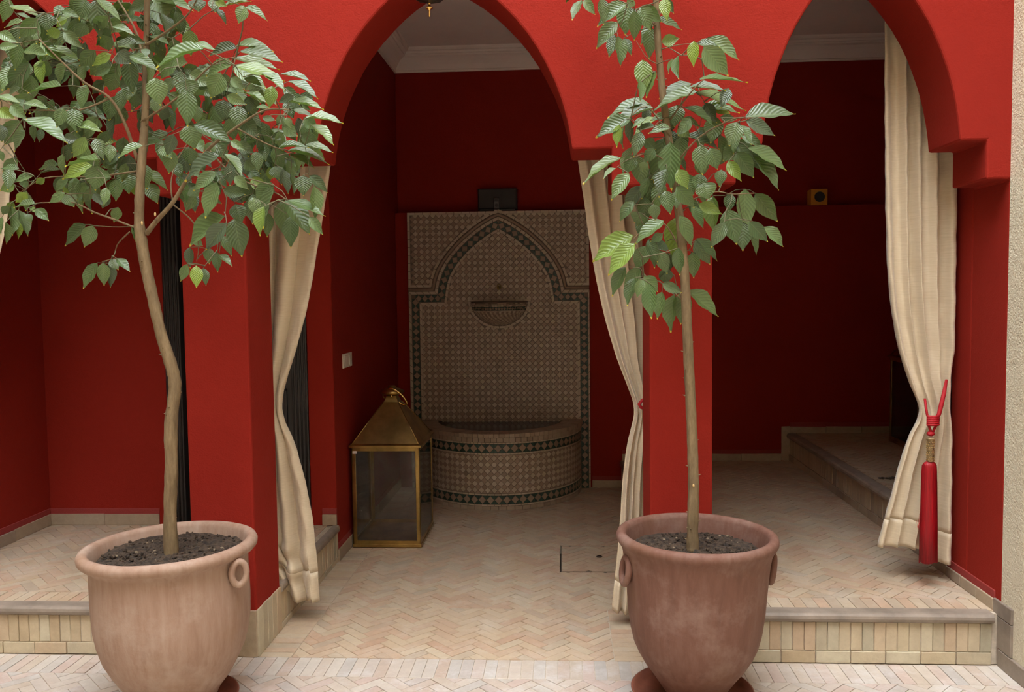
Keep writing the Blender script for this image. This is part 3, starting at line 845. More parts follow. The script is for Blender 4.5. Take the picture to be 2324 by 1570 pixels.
for j in range(1, 20):
    b0 = .7 + j * .225; n2 = max(6, int(34 * math.sin(min(1.4, .35 + j * .06))))
    for k in range(n2):
        o2 = .5 * (j % 2)
        tile(light if (k % 2) else dark, [((k + o2 * 0) / n2, b0), ((k + 1) / n2, b0), ((k + 1) / n2, b0 + .225), (k / n2, b0 + .225)], bowlf, .0025)
for mb, nm, mt in ((light, 'light_tiles', 'tile_light'), (dark, 'brown_tiles', 'tile_dark'), (green, 'green_tiles', 'tile_green'), (tan, 'rim_tiles', 'tile_tan')):
    o = mb.build(nm, mt, ft); o['kind'] = 'stuff'
# brass spout
sp = MB(); sz = 1.662
sp.tube([(FX + .016 * math.cos(t * PI / 8), FYP - .008, sz + .004 + .021 * math.sin(t * PI / 8)) for t in range(16)], .004, 8, closed=True)
sp.tube([(FX - .001, FYP, sz + .008), (FX - .001, FYP - .035, sz + .010), (FX - .001, FYP - .055, sz + .002), (FX - .001, FYP - .058, sz - .02)], [.006, .006, .006, .005], 8)
sp.build('spout', 'brass', ft, True)
MB().lathe([(0, 0), (.013, 0), (.013, .01), (0, .01)], 16).build('rose', 'darkmetal', ft, True).matrix_local = Matrix.Translation(Vector((FX, FYP - .001, sz + .004)) - Vector(ft.location)) @ Matrix.Rotation(PI / 2, 4, 'X') 

# ------------------------------------------------------------------ things on the ledge
dk = thing('speaker_dock', 'wide black loudspeaker dock on the ledge above the fountain', 'speaker', (-.52, 7.14, ZL))
MB().box(-.678, 7.10, ZL + .022, -.368, 7.18, ZL + .180).build('grille', 'blackfab', dk, bevel=.004)
MB().box(-.684, 7.112, ZL + .016, -.362, 7.19, ZL + .186).build('body', 'blackgloss', dk, bevel=.004)
MB().box(-.668, 7.085, ZL, -.378, 7.17, ZL + .018).build('base', 'blackgloss', dk, bevel=.004)
MB().box(-.548, 7.082, ZL + .004, -.528, 7.086, ZL + .012).build('badge', 'whiteplastic', dk, bevel=.0015)
pl_ = thing('music_player', 'slim dark grey music player standing upright in the black dock', 'player', (-.529, 7.093, ZL + .018))
MB().box(-.551, 7.088, ZL + .018, -.507, 7.098, ZL + .108).build('body', 'greyplastic', pl_, bevel=.004)
MB().box(-.545, 7.0865, ZL + .078, -.513, 7.089, ZL + .103).build('screen', 'blackgloss', pl_, bevel=.001)
MB().lathe([(0, 0), (.014, 0), (.014, .002), (.006, .002), (.006, .003), (0, .003)], 20).build('control_wheel', 'blackfab', pl_).matrix_local = Matrix.Translation(Vector((-.529, 7.089, ZL + .048)) - Vector(pl_.location)) @ Matrix.Rotation(PI / 2, 4, 'X')
bx = thing('cube_speaker', 'small orange cube loudspeaker on the ledge of the right gallery', 'speaker', (2.065, 7.13, ZL))
cb = MB().box(2.0, 7.082, ZL, 2.13, 7.19, ZL + .128).build('cabinet', 'orange', bx, bevel=.003)
MB().lathe([(0, .004), (.020, .003), (.036, .006), (.041, .003), (.041, 0), (0, 0)], 28).build('cone', 'blackfab', bx, True).matrix_local = Matrix.Translation(Vector((2.067, 7.0815, ZL + .066)) - Vector(bx.location)) @ Matrix.Rotation(PI / 2, 4, 'X')

# light switch on the alcove side wall
sw = thing('light_switch', 'cream double light switch on the alcove side wall', 'switch', (XA, 5.39, 1.2))
MB().box(XA - .002, 5.275, 1.155, XA + .007, 5.50, 1.245).build('plate', 'whiteplastic', sw, bevel=.003)
for y in (5.31, 5.415):
    MB().box(XA + .006, y, 1.168, XA + .011, y + .055, 1.232).build('rocker', 'whiteplastic', sw, bevel=.003)

# ------------------------------------------------------------------ brass lanterns
def lantern(x0, y0, z0, label, group):
    W_, D_, H_ = .435, .53, .655
    t = thing('brass_lantern', label, 'lantern', (x0 + W_ / 2, y0 + D_ / 2, z0), group)
    Z = lambda z: z0 + z
    x1, y1 = x0 + W_, y0 + D_
    b = MB().box(x0 - .004, y0 - .004, Z(.004), x1 + .004, y1 + .004, Z(.024)).build('base', 'brass', t, bevel=.003)
    for (px, py) in ((x0, y0), (x1, y0), (x1, y1), (x0, y1)):
        sx = 1 if px == x0 else -1; sy = 1 if py == y0 else -1
        q = MB(); q.box(min(px, px + sx * .026), min(py, py + sy * .005), Z(.02), max(px, px + sx * .026), max(py, py + sy * .005), Z(H_))
        q.box(min(px, px + sx * .005), min(py, py + sy * .026), Z(.02), max(px, px + sx * .005), max(py, py + sy * .026), Z(H_))
        q.build('corner_post', 'brass', t, bevel=.0015)
    r_ = MB()
    for z in (.024, H_ - .034):
        for q in ((x0, y0 + .001, x1, y0 + .007), (x0, y1 - .007, x1, y1 - .001), (x0 + .001, y0, x0 + .007, y1), (x1 - .007, y0, x1 - .001, y1)):
            MB().box(q[0], q[1], Z(z), q[2], q[3], Z(z + .022)).build('rail', 'brass', t, bevel=.001)
    for q in ((x0 + .01, y0 + .003, x1 - .01, y0 + .005), (x0 + .01, y1 - .005, x1 - .01, y1 - .003), (x0 + .003, y0 + .01, x0 + .005, y1 - .01), (x1 - .005, y0 + .01, x1 - .003, y1 - .01)):
        MB().box(q[0], q[1], Z(.03), q[2], q[3], Z(H_ - .02)).build('glass_pane', 'glass', t)
    cx, cy = x0 + W_ / 2, y0 + D_ / 2; e = .014; n1 = .052
    rf = MB(); vs = []
    for (hx, hy, z) in ((W_ / 2 + e, D_ / 2 + e, H_ - .012), (W_ / 2 + e, D_ / 2 + e, H_ + .004), (W_ / 2 - .005, D_ / 2 - .005, H_ + .012), (n1, n1 * 1.1, H_ + .248), (n1 * .92, n1, H_ + .255), (n1 * .62, n1 * .66, H_ + .292)):
        vs += [(cx - hx, cy - hy, Z(z)), (cx + hx, cy - hy, Z(z)), (cx + hx, cy + hy, Z(z)), (cx - hx, cy + hy, Z(z))]
    rf.add(vs, [(0, 3, 2, 1)] + [(j * 4 + i, j * 4 + (i + 1) % 4, (j + 1) * 4 + (i + 1) % 4, (j + 1) * 4 + i) for j in range(5) for i in range(4)] + [(20, 21, 22, 23)])
    rf.build('roof', 'brass', t, bevel=.003)
    seams = MB()
    for sx, sy in ((-1, -1), (1, -1), (1, 1), (-1, 1)):
        seams.tube([(cx + sx * (W_ / 2 - .004), cy + sy * (D_ / 2 - .004), Z(H_ + .012)), (cx + sx * n1, cy + sy * n1 * 1.1, Z(H_ + .249))], .003, 6)
    seams.build('roof_seams', 'brass', t, True)
    cp = [(.030, H_ + .285), (.036, H_ + .295), (.062, H_ + .300), (.078, H_ + .309), (.080, H_ + .318), (.070, H_ + .328), (.045, H_ + .338), (.028, H_ + .342), (.026, H_ + .352), (.018, H_ + .358), (0, H_ + .360)]
    MB().lathe([(r0, Z(z)) for r0, z in cp], 28, (cx, cy)).build('cap', 'brass', t, True)
    ring = [Vector((cx + .045 + .062 * math.cos(a) * .95, cy - .045 - .02 * math.sin(a), Z(H_ + .288) + .062 * math.sin(a) * .62 - .045 * math.cos(a) * .9)) for a in [2 * PI * k / 28 for k in range(28)]]
    MB().tube(ring, .0065, 8, closed=True).build('ring_handle', 'brasslit', t, True)
    MB().tube([(cx - .062, cy, Z(H_ + .305)), (cx - .060, cy, Z(H_ + .28)), (cx - .035, cy, Z(H_ + .262))], .004, 6).build('strut', 'brass', t, True)
    MB().box(x0 + .008, y0 - .001, Z(H_ - .05), x0 + .035, y0 + .002, Z(H_ - .032)).build('hinge_tab', 'whiteplastic', t)
    MB().box(x1 - .001, y0 + .002, Z(.33), x1 + .004, y0 + .035, Z(.338)).build('catch', 'brass', t)
    return t
lantern(-1.346, 5.345, 0, 'large brass and glass lantern on the alcove floor left of the fountain', 'brass floor lanterns')
lantern(2.487, 6.15, HS2, 'shadowed brass and glass lantern half hidden behind the tasselled curtain', 'brass floor lanterns')

# dark curled scraps on the upper step
sc_ = MB()
for k in range(5):
    c0 = Vector((1.925 + k * .022 + R.uniform(-.006, .006), 5.29 + R.uniform(-.03, .03), HS2 + .006))
    sc_.tube([c0 + Vector((.014 * math.cos(a), .022 * math.sin(a), .004 + .010 * (a / 6))) for a in [j * .6 for j in range(9)]], .0035, 6)
tag(sc_.build('curled_scraps', 'darkmetal', smooth=True), 'small dark curled scraps lying on the upper step beside the curtain', 'debris')

# ------------------------------------------------------------------ pendant lamp above the arch (only its finial shows)
lx, ly = -.476, 3.2
lp = thing('pendant_lamp', 'dark bronze pendant lamp with brass finial hanging before the middle arch', 'lamp', (lx, ly, 2.62))
MB().lathe([(0, 2.622), (.0028, 2.622), (.0032, 2.645), (.005, 2.648), (.0125, 2.652), (.0125, 2.656), (.005, 2.660), (.0045, 2.668), (.006, 2.674), (.003, 2.676)], 20, (lx, ly)).build('finial', 'brasslit', lp, True)
hexp = [(.006, 2.670), (.014, 2.673), (.050, 2.684), (.068, 2.698), (.085, 2.735), (.115, 2.765), (.125, 2.80), (.125, 2.95), (.105, 2.98), (.05, 3.03), (.02, 3.06), (0, 3.07)]
MB().lathe(hexp, 8, (lx, ly)).build('shade', 'darkmetal', lp, bevel=.002)
ch = MB().tube([(lx, ly, 3.06), (lx, ly, 3.55), (lx, ly + .02, 3.58), (lx, Y0 + .01, 3.60)], .006, 6).build('bracket', 'darkmetal', lp, True)
MB().box(lx - .03, Y0 - .012, 3.54, lx + .03, Y0 + .004, 3.66).build('mounting_plate', 'darkmetal', lp)

# ------------------------------------------------------------------ curtains
def interp(rows, z):
    rows = sorted(rows, reverse=True)
    if z >= rows[0][0]: return rows[0][1:]
    for a, b in zip(rows, rows[1:]):
        if z >= b[0]:
            t = (a[0] - z) / (a[0] - b[0]); t2 = t
            return tuple(p + (q - p) * t2 for p, q in zip(a[1:], b[1:]))
    return rows[-1][1:]
def smoothrow(rows, z, s=.05):
    acc = None; k = 0
    for d in (-1, -.5, 0, .5, 1):
        v = interp(rows, z + d * s); acc = v if acc is None else tuple(a + b for a, b in zip(acc, v)); k += 1
    return tuple(a / k for a in acc)
def curtain(name, rows, y, nf, label, tie, amp=.030, seed=1, warp=1.0, slant=0.0, crumple=0, rowsB=None, bot=None):
    """rows (z, x_left, x_right, depth) ; tie = height of the tieback; bot(t)= extra length at t"""
    rr_ = random.Random(seed); NC, NR = 110, 120
    ph = [rr_.uniform(0, 6.28) for _ in range(6)]
    ztop, zbot = max(r_[0] for r_ in rows), min(r_[0] for r_ in rows)
    mb = MB(); uvs = []
    for j in range(NR + 1):
        zf = ztop + (zbot - ztop) * j / NR
        for i in range(NC + 1):
            t = i / NC; tw = t ** warp
            z = zf
            if bot and zf < tie: z = zf - bot(t) * (tie - zf) / (tie - zbot)
            xl, xr, dp = smoothrow(rows, zf)
            wid = xr - xl; th = 2 * PI * nf * tw
            closeness = math.exp(-((zf - tie) / .22) ** 2)
            f1 = math.sin(th + .5 * math.sin(zf * 1.3 + ph[0]) + .7 * math.sin(2 * PI * t * 1.3 + ph[1]))
            f1 = math.copysign(abs(f1) ** .75, f1)
            f2 = math.sin(th * .5 + ph[2] + zf * .8)
            A = amp * (.75 + .35 * f2) * (1 - .35 * closeness)
            dx = .28 * wid / nf * math.cos(th + ph[3]) * (.5 + .3 * math.sin(zf * 2 + ph[4])) * math.sin(PI * t)
            yy_ = y + dp - A * f1 - closeness * .03 * math.sin(PI * t)
            if crumple and zf < tie - .1:
                k_ = crumple * math.exp(-((zf - (zbot + .17)) / .10) ** 2)
                yy_ += k_ * math.sin(zf * 55 + t * 5) * (1 - t); dx -= k_ * .8 * math.cos(zf * 48 + t * 4) * (1 - t)
            yy_ += .0025 * math.sin(zf * 31 + t * 23 + ph[5]) + .0015 * math.sin(zf * 77 - t * 40)
            mb.v.append((xl + wid * t + dx, yy_, z)); uvs.append((t, (ztop - zf) / 2.6))
    W1 = NC + 1
    for j in range(NR):
        for i in range(NC):
            mb.f.append((j * W1 + i, j * W1 + i + 1, (j + 1) * W1 + i + 1, (j + 1) * W1 + i))
    root = thing(name, label, 'curtain', (rows[0][1], y, zbot))
    # cloth above the hem and the stitched hem band
    split = (NR - 6) * NC
    for nm, fs, off in (('cloth', mb.f[:split], 0), ('hem', mb.f[split:], .0015)):
        used = sorted({i for f in fs for i in f}); mp = {k: i for i, k in enumerate(used)}
        me = bpy.data.meshes.new(nm); me.from_pydata([(mb.v[k][0], mb.v[k][1] - off, mb.v[k][2]) for k in used], [], [tuple(mp[i] for i in f) for f in fs])
        ul = me.uv_layers.new(name='UVMap')
        for li, lo in enumerate(me.loops): ul.data[li].uv = uvs[used[lo.vertex_index]]
        me.materials.append(M['silk']); me.polygons.foreach_set('use_smooth', [True] * len(me.polygons))
        o = link(nm, me, root); sd = o.modifiers.new('solid', 'SOLIDIFY'); sd.thickness = .004 if nm == 'hem' else .0025; sd.offset = 0
    return root
YC = 4.09
def zx(u, v, Y=YC): p = at(u, v, Y=Y); return p.z, p.x
def rowsfrom(lst, other):
    """lst of measured edge pixels; other = function(z)-> other edge x"""
    return [(zx(u, v)[0], zx(u, v)[1]) for u, v in lst]
# A: left of the middle arch
ed = rowsfrom([(752, 375), (738, 470), (722, 560), (702, 680), (682, 760), (654, 850), (638, 905), (642, 950), (668, 1000), (690, 1080), (707, 1160), (718, 1260), (724, 1355)], None)
rowsA = [(3.0, -1.46, -.93, .0)] + [(z, -1.46 if z > 1.1 or z < .9 else -1.43, x, 0.0) for z, x in ed]
rowsA[-1] = (rowsA[-1][0], -1.40, rowsA[-1][2], 0)
curtain('curtain', rowsA, YC, 2.6, 'beige silk curtain on the left side of the middle arch', .97, .034, 3, 1.0, crumple=.03, bot=lambda t: .05 * math.sin(PI * min(1, t * 1.15)) + .02 * (t > .85) - .10 * (1 - t) ** 2)
# B: right of the middle arch
ed = rowsfrom([(1313, 372), (1325, 450), (1337, 540), (1354, 640), (1376, 735), (1402, 820), (1428, 885), (1444, 928), (1434, 965), (1421, 1020), (1412, 1100), (1408, 1180), (1399, 1280), (1388, 1385)], None)
rowsB = [(3.0, -.02, .50, .0)] + [(z, x, .50 if z > 1.3 else .46, 0.0) for z, x in ed]
curtain('curtain', rowsB, YC, 6, 'beige silk curtain on the right side of the middle arch, behind the pillar', .93, .024, 5, 1.2, bot=lambda t: .05 * t)
# C: right arch, with the red tassel
edl = rowsfrom([(2009, 60), (2009, 200), (2012, 460), (2017, 620), (2028, 720), (2044, 800), (2060, 850), (2082, 905), (2097, 938), (2078, 965), (2060, 1000), (2040, 1065), (2015, 1155), (1990, 1240)], None)
rowsC = [(3.0, edl[0][1], 1.80, 0)]
for z, x in edl:
    xr_ = 1.815 if z > 1.3 else (1.80 if z > 1.0 else 1.812)
    rowsC.append((z, x, xr_, 0))
curtain('curtain', rowsC, YC + .02, 4.5, 'beige silk curtain of the right arch tied with a red tassel', 1.02, .030, 9, .9, bot=lambda t: .03 * t + (.055 if t > .62 else 0))
# D: far left arch, mostly out of frame
edd = rowsfrom([(55, 60), (40, 160), (32, 300), (18, 420), (2, 540), (-30, 640), (-75, 760), (-110, 860)], None)
rowsD = [(3.0, -3.12, edd[0][1] + .02, 0)] + [(z, -3.13, x, 0) for z, x in edd] + [(.80, -3.13, -2.98, 0), (.27, -3.13, -2.95, 0)]
curtain('curtain', rowsD, YC, 4, 'beige silk curtain at the far left edge behind the leaves', .93, .028, 11, 1)

# ------------------------------------------------------------------ tiebacks
tb = thing('tassel_tieback', 'red corded tieback with gilt sleeve and long red tassel', 'tieback', (1.76, YC - .07, 1.0))
P = lambda u, v, dy=0: at(u, v, Y=YC - .075 + dy)
MB().tube([P(2148, 862, .05), P(2143, 890, .02), P(2137, 915), P(2131, 940), P(2124, 950)], [.006, .009, .010, .0095, .008], 10).build('cord', 'rope', tb, True)
MB().tube([P(2099, 905, .03), P(2101, 922, .01), P(2104, 940), P(2108, 951)], .0058, 10).build('cord', 'rope', tb, True)
k = P(2115, 953)
kn = MB()
for q in range(5):
    kn.tube([k + Vector((-.026 + .052 * s_ / 6, -.012 * math.sin(PI * s_ / 6) - .008, .017 - q * .009)) for s_ in range(7)], .0068, 8)
kn.ball(k, .02, 1.2, .6, 1)
kn.build('knot', 'rope', tb, True)
MB().tube([P(2107, 960), P(2110, 972), P(2114, 983)], .006, 8).build('cord', 'rope', tb, True)
MB().tube([P(2127, 960), P(2121, 972), P(2115, 983)], .006, 8).build('cord', 'rope', tb, True)
b_ = P(2112, 984)
MB().ball(b_, .0165, 1.1, .9, .72, 16, 10).build('ball', 'rope', tb, True)
s0, s1 = P(2112, 994), P(2112, 1046)
sl = MB(); sl.lathe([(0, s1.z - .004), (.0135, s1.z - .002), (.0165, s1.z), (.0165, s0.z - .004), (.0185, s0.z - .002), (.0185, s0.z), (0, s0.z + .003)], 24, (s0.x, s0.y))
sl.build('gilt_sleeve', plain('gilt_filigree', (.52, .40, .22), .45, .6, nscale=60, namp=.5, bscale=130, bstr=.9, bdist=.006), tb, True)
studs = MB()
for a in range(10):
    for zz in range(9):
        an = 2 * PI * (a + .5 * (zz % 2)) / 10
        studs.ball((s0.x + .0165 * math.cos(an), s0.y + .0165 * math.sin(an), s1.z + .006 + zz * .0115), .0028, seg=6, ring=4)
studs.build('filigree', 'brass', tb, True)['kind'] = 'stuff'
t0, t1 = P(2112, 1046), P(2112, 1272)
H_ = t0.z - t1.z
tas = MB(); seg = 72
profT = [(.010, 0), (.022, -.006), (.031, -.02), (.033, -.05), (.035, -.15), (.038, -.30), (.040, -H_)]
o_ = len(tas.v)
for r_, z in profT:
    for i in range(seg):
        a = 2 * PI * i / seg
        rr2 = r_ * (1 + (.05 if i % 2 else -.05)) * (1 + .04 * math.sin(a * 5 + z * 20))
        tas.v.append((t0.x - .004 * (z / H_ > -.5) + rr2 * math.cos(a) + z * .01, t0.y + rr2 * .55 * math.sin(a), t0.z + z - (R.uniform(0, .012) if z == -H_ else 0)))
for j in range(len(profT) - 1):
    for i in range(seg):
        k2 = (i + 1) % seg; tas.f.append((j * seg + i, j * seg + k2, (j + 1) * seg + k2, (j + 1) * seg + i))
tas.f.append(tuple(range(seg))); tas.f.append(tuple((len(profT) - 1) * seg + i for i in range(seg)))
tas.build('tassel', 'tassel', tb, True)
fr_ = MB()
for k_ in range(4):
    fr_.tube([P(2106 - k_ * 1.5, 1135 + k_ * 3), P(2096 - k_ * 3, 1165), P(2088 - k_ * 2, 1188 + k_ * 3), P(2082 + k_, 1196 + k_ * 2), P(2080 + k_ * 4, 1180)], .0006, 5)
fr_.build('loose_threads', 'rope', tb)['kind'] = 'stuff'
tr_ = MB()
for k_ in range(3):
    tr_.tube([P(2104, 1052 + k_ * 3), P(2109, 1056 + k_ * 4), P(2113, 1064 + k_ * 2), P(2118, 1056), P(2122, 1050)], .0025, 6)
tr_.build('trefoil_knot', 'rope', tb, True)
# small red tie on the curtain by the right pillar
q = at(1452, 915, Y=YC - .055)
tag(MB().tube([q + Vector((.045, .02, .03)), q + Vector((.010, 0, .012)), q + Vector((-.004, -.004, -.004)), q + Vector((.006, 0, -.02)), q + Vector((.045, .02, -.03))], .008, 10).build('cord_tieback', 'rope', smooth=True), 'red cord tieback round the curtain beside the right pillar', 'tieback')

# ------------------------------------------------------------------ potted trees
def leafmesh(seed):
    rr_ = random.Random(seed); NL, NW = 8, 2
    mb = MB(); uv = []
    droop = rr_.uniform(.05, .16); fold = rr_.uniform(.12, .3); wav = rr_.uniform(.01, .03); tw = rr_.uniform(-.15, .15)
    for i in range(NL + 1):
        s = i / NL
        q_ = s * 8; b_ = min(7, int(q_)); wt_ = (.015, .30, .455, .50, .485, .40, .27, .115, .006)
        wd = wt_[b_] + (wt_[b_ + 1] - wt_[b_]) * (q_ - b_)
        for k in range(-NW, NW + 1):
            e = k / NW
            z = -droop * s * s + abs(e) * wd * fold + wav * math.sin(s * 16 + k) * abs(e)
            mb.v.append((s, e * wd, z + e * wd * tw * s)); uv.append((s, .5 + e * .5))
    W1 = 2 * NW + 1
    for i in range(NL):
        for k in range(2 * NW): mb.f.append((i * W1 + k, i * W1 + k + 1, (i + 1) * W1 + k + 1, (i + 1) * W1 + k))
    return mb, uv
LV = []
for s_ in range(5):
    mb, uv = leafmesh(s_ + 1)
    me = bpy.data.meshes.new('leaf'); me.from_pydata(mb.v, [], mb.f); ul = me.uv_layers.new(name='UVMap')
    for li, lo in enumerate(me.loops): ul.data[li].uv = uv[lo.vertex_index]
    me.materials.append(M['leaf']); me.polygons.foreach_set('use_smooth', [True] * len(me.polygons)); LV.append((me, mb, uv))

def leafmat4(b, t, wpx, Y, dY):
    """b, t: base and tip pixels; wpx apparent width; -> placement matrix"""
    b, t = (b[0] - (t[0] - b[0]) * .08, b[1] - (t[1] - b[1]) * .08), (t[0] + (t[0] - b[0]) * .05, t[1] + (t[1] - b[1]) * .05)
    B = at(*b, Y=Y); T = at(*t, Y=Y + dY)
    ax = T - B; L_ = ax.length; ax.normalize()
    v = (CAMP - (B + T) / 2).normalized(); v = (v - ax * v.dot(ax)).normalized(); s = ax.cross(v).normalized()
    Wa = wpx / FPX * Y; Wt = max(Wa, L_ * .44); rho = max(.18, min(1, Wa / Wt))
    n1 = v * rho + s * math.sqrt(1 - rho * rho); n2 = v * rho - s * math.sqrt(1 - rho * rho)
    nrm = n1 if n1.z > n2.z else n2
    side = nrm.cross(ax).normalized()
    m_ = Matrix.Identity(4)
    for c_, vec in enumerate((ax * L_, side * Wt * 1.10, nrm * L_)):
        for r_ in range(3): m_[r_][c_] = vec[r_]
    m_.translation = B
    return m_, B

def tree(root, leaves, branches, scale, org, Yc, yr, nrand, trunkpts, seed, region, above):
    """leaves: (bx,by,tx,ty,w); branches: (pts,r0,r1); all measured in a zoom of the photograph"""
    rr_ = random.Random(seed)
    cv = lambda x, y: (org[0] + x / scale, org[1] + y / scale)
    nodes = []
    tp = [at(u, v, Y=Yc + dy) for u, v, dy, r_ in trunkpts]; trr = [r_ for *_, r_ in trunkpts]
    pts = []; rad = []
    for i in range(len(tp) - 1):
        for k in range(5):
            t = k / 5
            p0 = tp[max(0, i - 1)]; p1 = tp[i]; p2 = tp[i + 1]; p3 = tp[min(len(tp) - 1, i + 2)]
            pts.append(.5 * ((2 * p1) + (p2 - p0) * t + (2 * p0 - 5 * p1 + 4 * p2 - p3) * t * t + (3 * p1 - p0 - 3 * p2 + p3) * t ** 3))
            rad.append((trr[i] * (1 - t) + trr[i + 1] * t) * (1 + rr_.uniform(-.05, .06)))
    pts.append(tp[-1]); rad.append(trr[-1])
    trunk = MB().tube(pts, rad, 14); trunk.v = [(x + rr_.uniform(-.0006, .0006), y, z) for x, y, z in trunk.v]
    for k in range(26):       # small thorns and bud scars
        i = rr_.randrange(3, len(pts) - 3); a = rr_.uniform(PI, 2 * PI) if rr_.random() < .7 else rr_.choice((0, PI))
        d_ = Vector((math.cos(a), math.sin(a), .15)); trunk.tube([pts[i] + d_ * rad[i] * .8, pts[i] + d_ * (rad[i] + rr_.uniform(.004, .011)) + Vector((0, 0, .003))], [.004, .001], 5)
    tro = trunk.build('trunk', 'bark', root, True)
    nodes += [p for p in pts if p.z > 1.25]
    for bp, r0, r1, dy0, dy1 in branches:
        n_ = len(bp); P_ = [at(*cv(*q), Y=Yc + dy0 + (dy1 - dy0) * i / (n_ - 1)) for i, q in enumerate(bp)]
        sm = []
        for i in range(n_ - 1):
            p0 = P_[max(0, i - 1)]; p1 = P_[i]; p2 = P_[i + 1]; p3 = P_[min(n_ - 1, i + 2)]
            for k in range(4):
                t = k / 4; sm.append(.5 * ((2 * p1) + (p2 - p0) * t + (2 * p0 - 5 * p1 + 4 * p2 - p3) * t * t + (3 * p1 - p0 - 3 * p2 + p3) * t ** 3))
        sm.append(P_[-1]); m_ = len(sm)
        MB().tube(sm, [.8 * (r0 + (r1 - r0) * i / (m_ - 1)) for i in range(m_)], 8).build('branch', 'bark', root, True)
        nodes += sm
    items = []
    for bx, by, tx, ty, w_ in leaves:
        b = cv(bx, by); t = cv(tx, ty)
        L_ = math.dist(b, t)
        edge = w_ / scale / max(L_, 1) < .45
        Y = Yc + rr_.uniform(*yr); dY = rr_.uniform(-.03, .02) * (1.2 if edge else .5)
        items.append(leafmat4(b, t, w_ / scale, Y, dY))
    nh = len(items)
    big = [i for i in range(len(nodes))]
    tries = 0
    while len(items) < nh + nrand and tries < nrand * 30:
        tries += 1
        x = rr_.uniform(region[0], region[2]); y = rr_.uniform(region[1], region[3])
        if not any(((x - ex) / rx) ** 2 + ((y - ey) / ry) ** 2 < 1 for ex, ey, rx, ry in region[4]): continue
        an = rr_.gauss(1.35, .8); L_ = rr_.uniform(75, 130)
        sx_ = 1 if x > region[5] else -1
        tx, ty = x + sx_ * abs(math.cos(an)) * L_ * rr_.uniform(.2, 1), y + abs(math.sin(an)) * L_
        items.append(leafmat4(cv(x, y), cv(tx, ty), rr_.uniform(35, 72) / scale, Yc + rr_.uniform(.0, yr[1] + .06), rr_.uniform(-.03, .04)))
    for k in range(above):      # crown carries on above the frame
        an = rr_.uniform(0, 2 * PI); rd = rr_.uniform(.05, .5); z = rr_.uniform(2.78, 3.15)
        B = Vector((tp[-1].x + rd * math.cos(an), Yc - .05 + rd * .55 * math.sin(an), z))
        ax = Vector((math.cos(an) * rr_.uniform(.3, 1), math.sin(an), rr_.uniform(-.7, .1))).normalized(); L_ = rr_.uniform(.08, .13)
        nrm = (Vector((0, 0, 1)) - ax * ax.z).normalized(); side = nrm.cross(ax)
        m_ = Matrix.Identity(4)
        for c_, vec in enumerate((ax * L_, side * L_ * .45, nrm * L_)):
            for r_ in range(3): m_[r_][c_] = vec[r_]
        m_.translation = B; items.append((m_, B))
    st = MB(); stuv = []
    for i, (m_, B) in enumerate(items):
        me, mb, uv = LV[rr_.randrange(5)]
        if i < 300 and i < nh + nrand:
            o = link('leaf', me, root); o.matrix_basis = Matrix.Translation(-Vector(root.location)) @ m_; o.matrix_parent_inverse = Matrix()
        else:
            o_ = len(st.v); st.v += [tuple(m_ @ Vector(v)) for v in mb.v]; st.f += [tuple(q + o_ for q in f) for f in mb.f]; stuv += uv
    if st.v:
        me = bpy.data.meshes.new('leaves'); me.from_pydata(st.v, [], st.f); ul = me.uv_layers.new(name='UVMap')
        for li, lo in enumerate(me.loops): ul.data[li].uv = stuv[lo.vertex_index]
        me.materials.append(M['leaf']); me.polygons.foreach_set('use_smooth', [True] * len(me.polygons))
        o = link('leaves', me, root); o['kind'] = 'stuff'
    # twigs: every leaf base joined to the nearest point of the growing network
    tw = MB(); bases = sorted([b for _, b in items], key=lambda b: min((b - q).length for q in nodes))
    for b in bases:
        q = min(nodes, key=lambda p: (p - b).length); L_ = (q - b).length
        midp = (q + b) / 2 + Vector((rr_.uniform(-.012, .012), rr_.uniform(-.012, .012), rr_.uniform(-.004, .014))) * min(1, L_ * 8)
        r0 = .0011 + min(.0016, L_ * .008)
        tw.tube([q, q.lerp(midp, .6), midp, b], [r0 * 1.3, r0, r0, .0009], 5, caps=False)
        nodes.append(midp); nodes.append(b + (q - b) * .12)
    o = tw.build('twigs', 'twig', root, True); o['kind'] = 'stuff'
    return tro

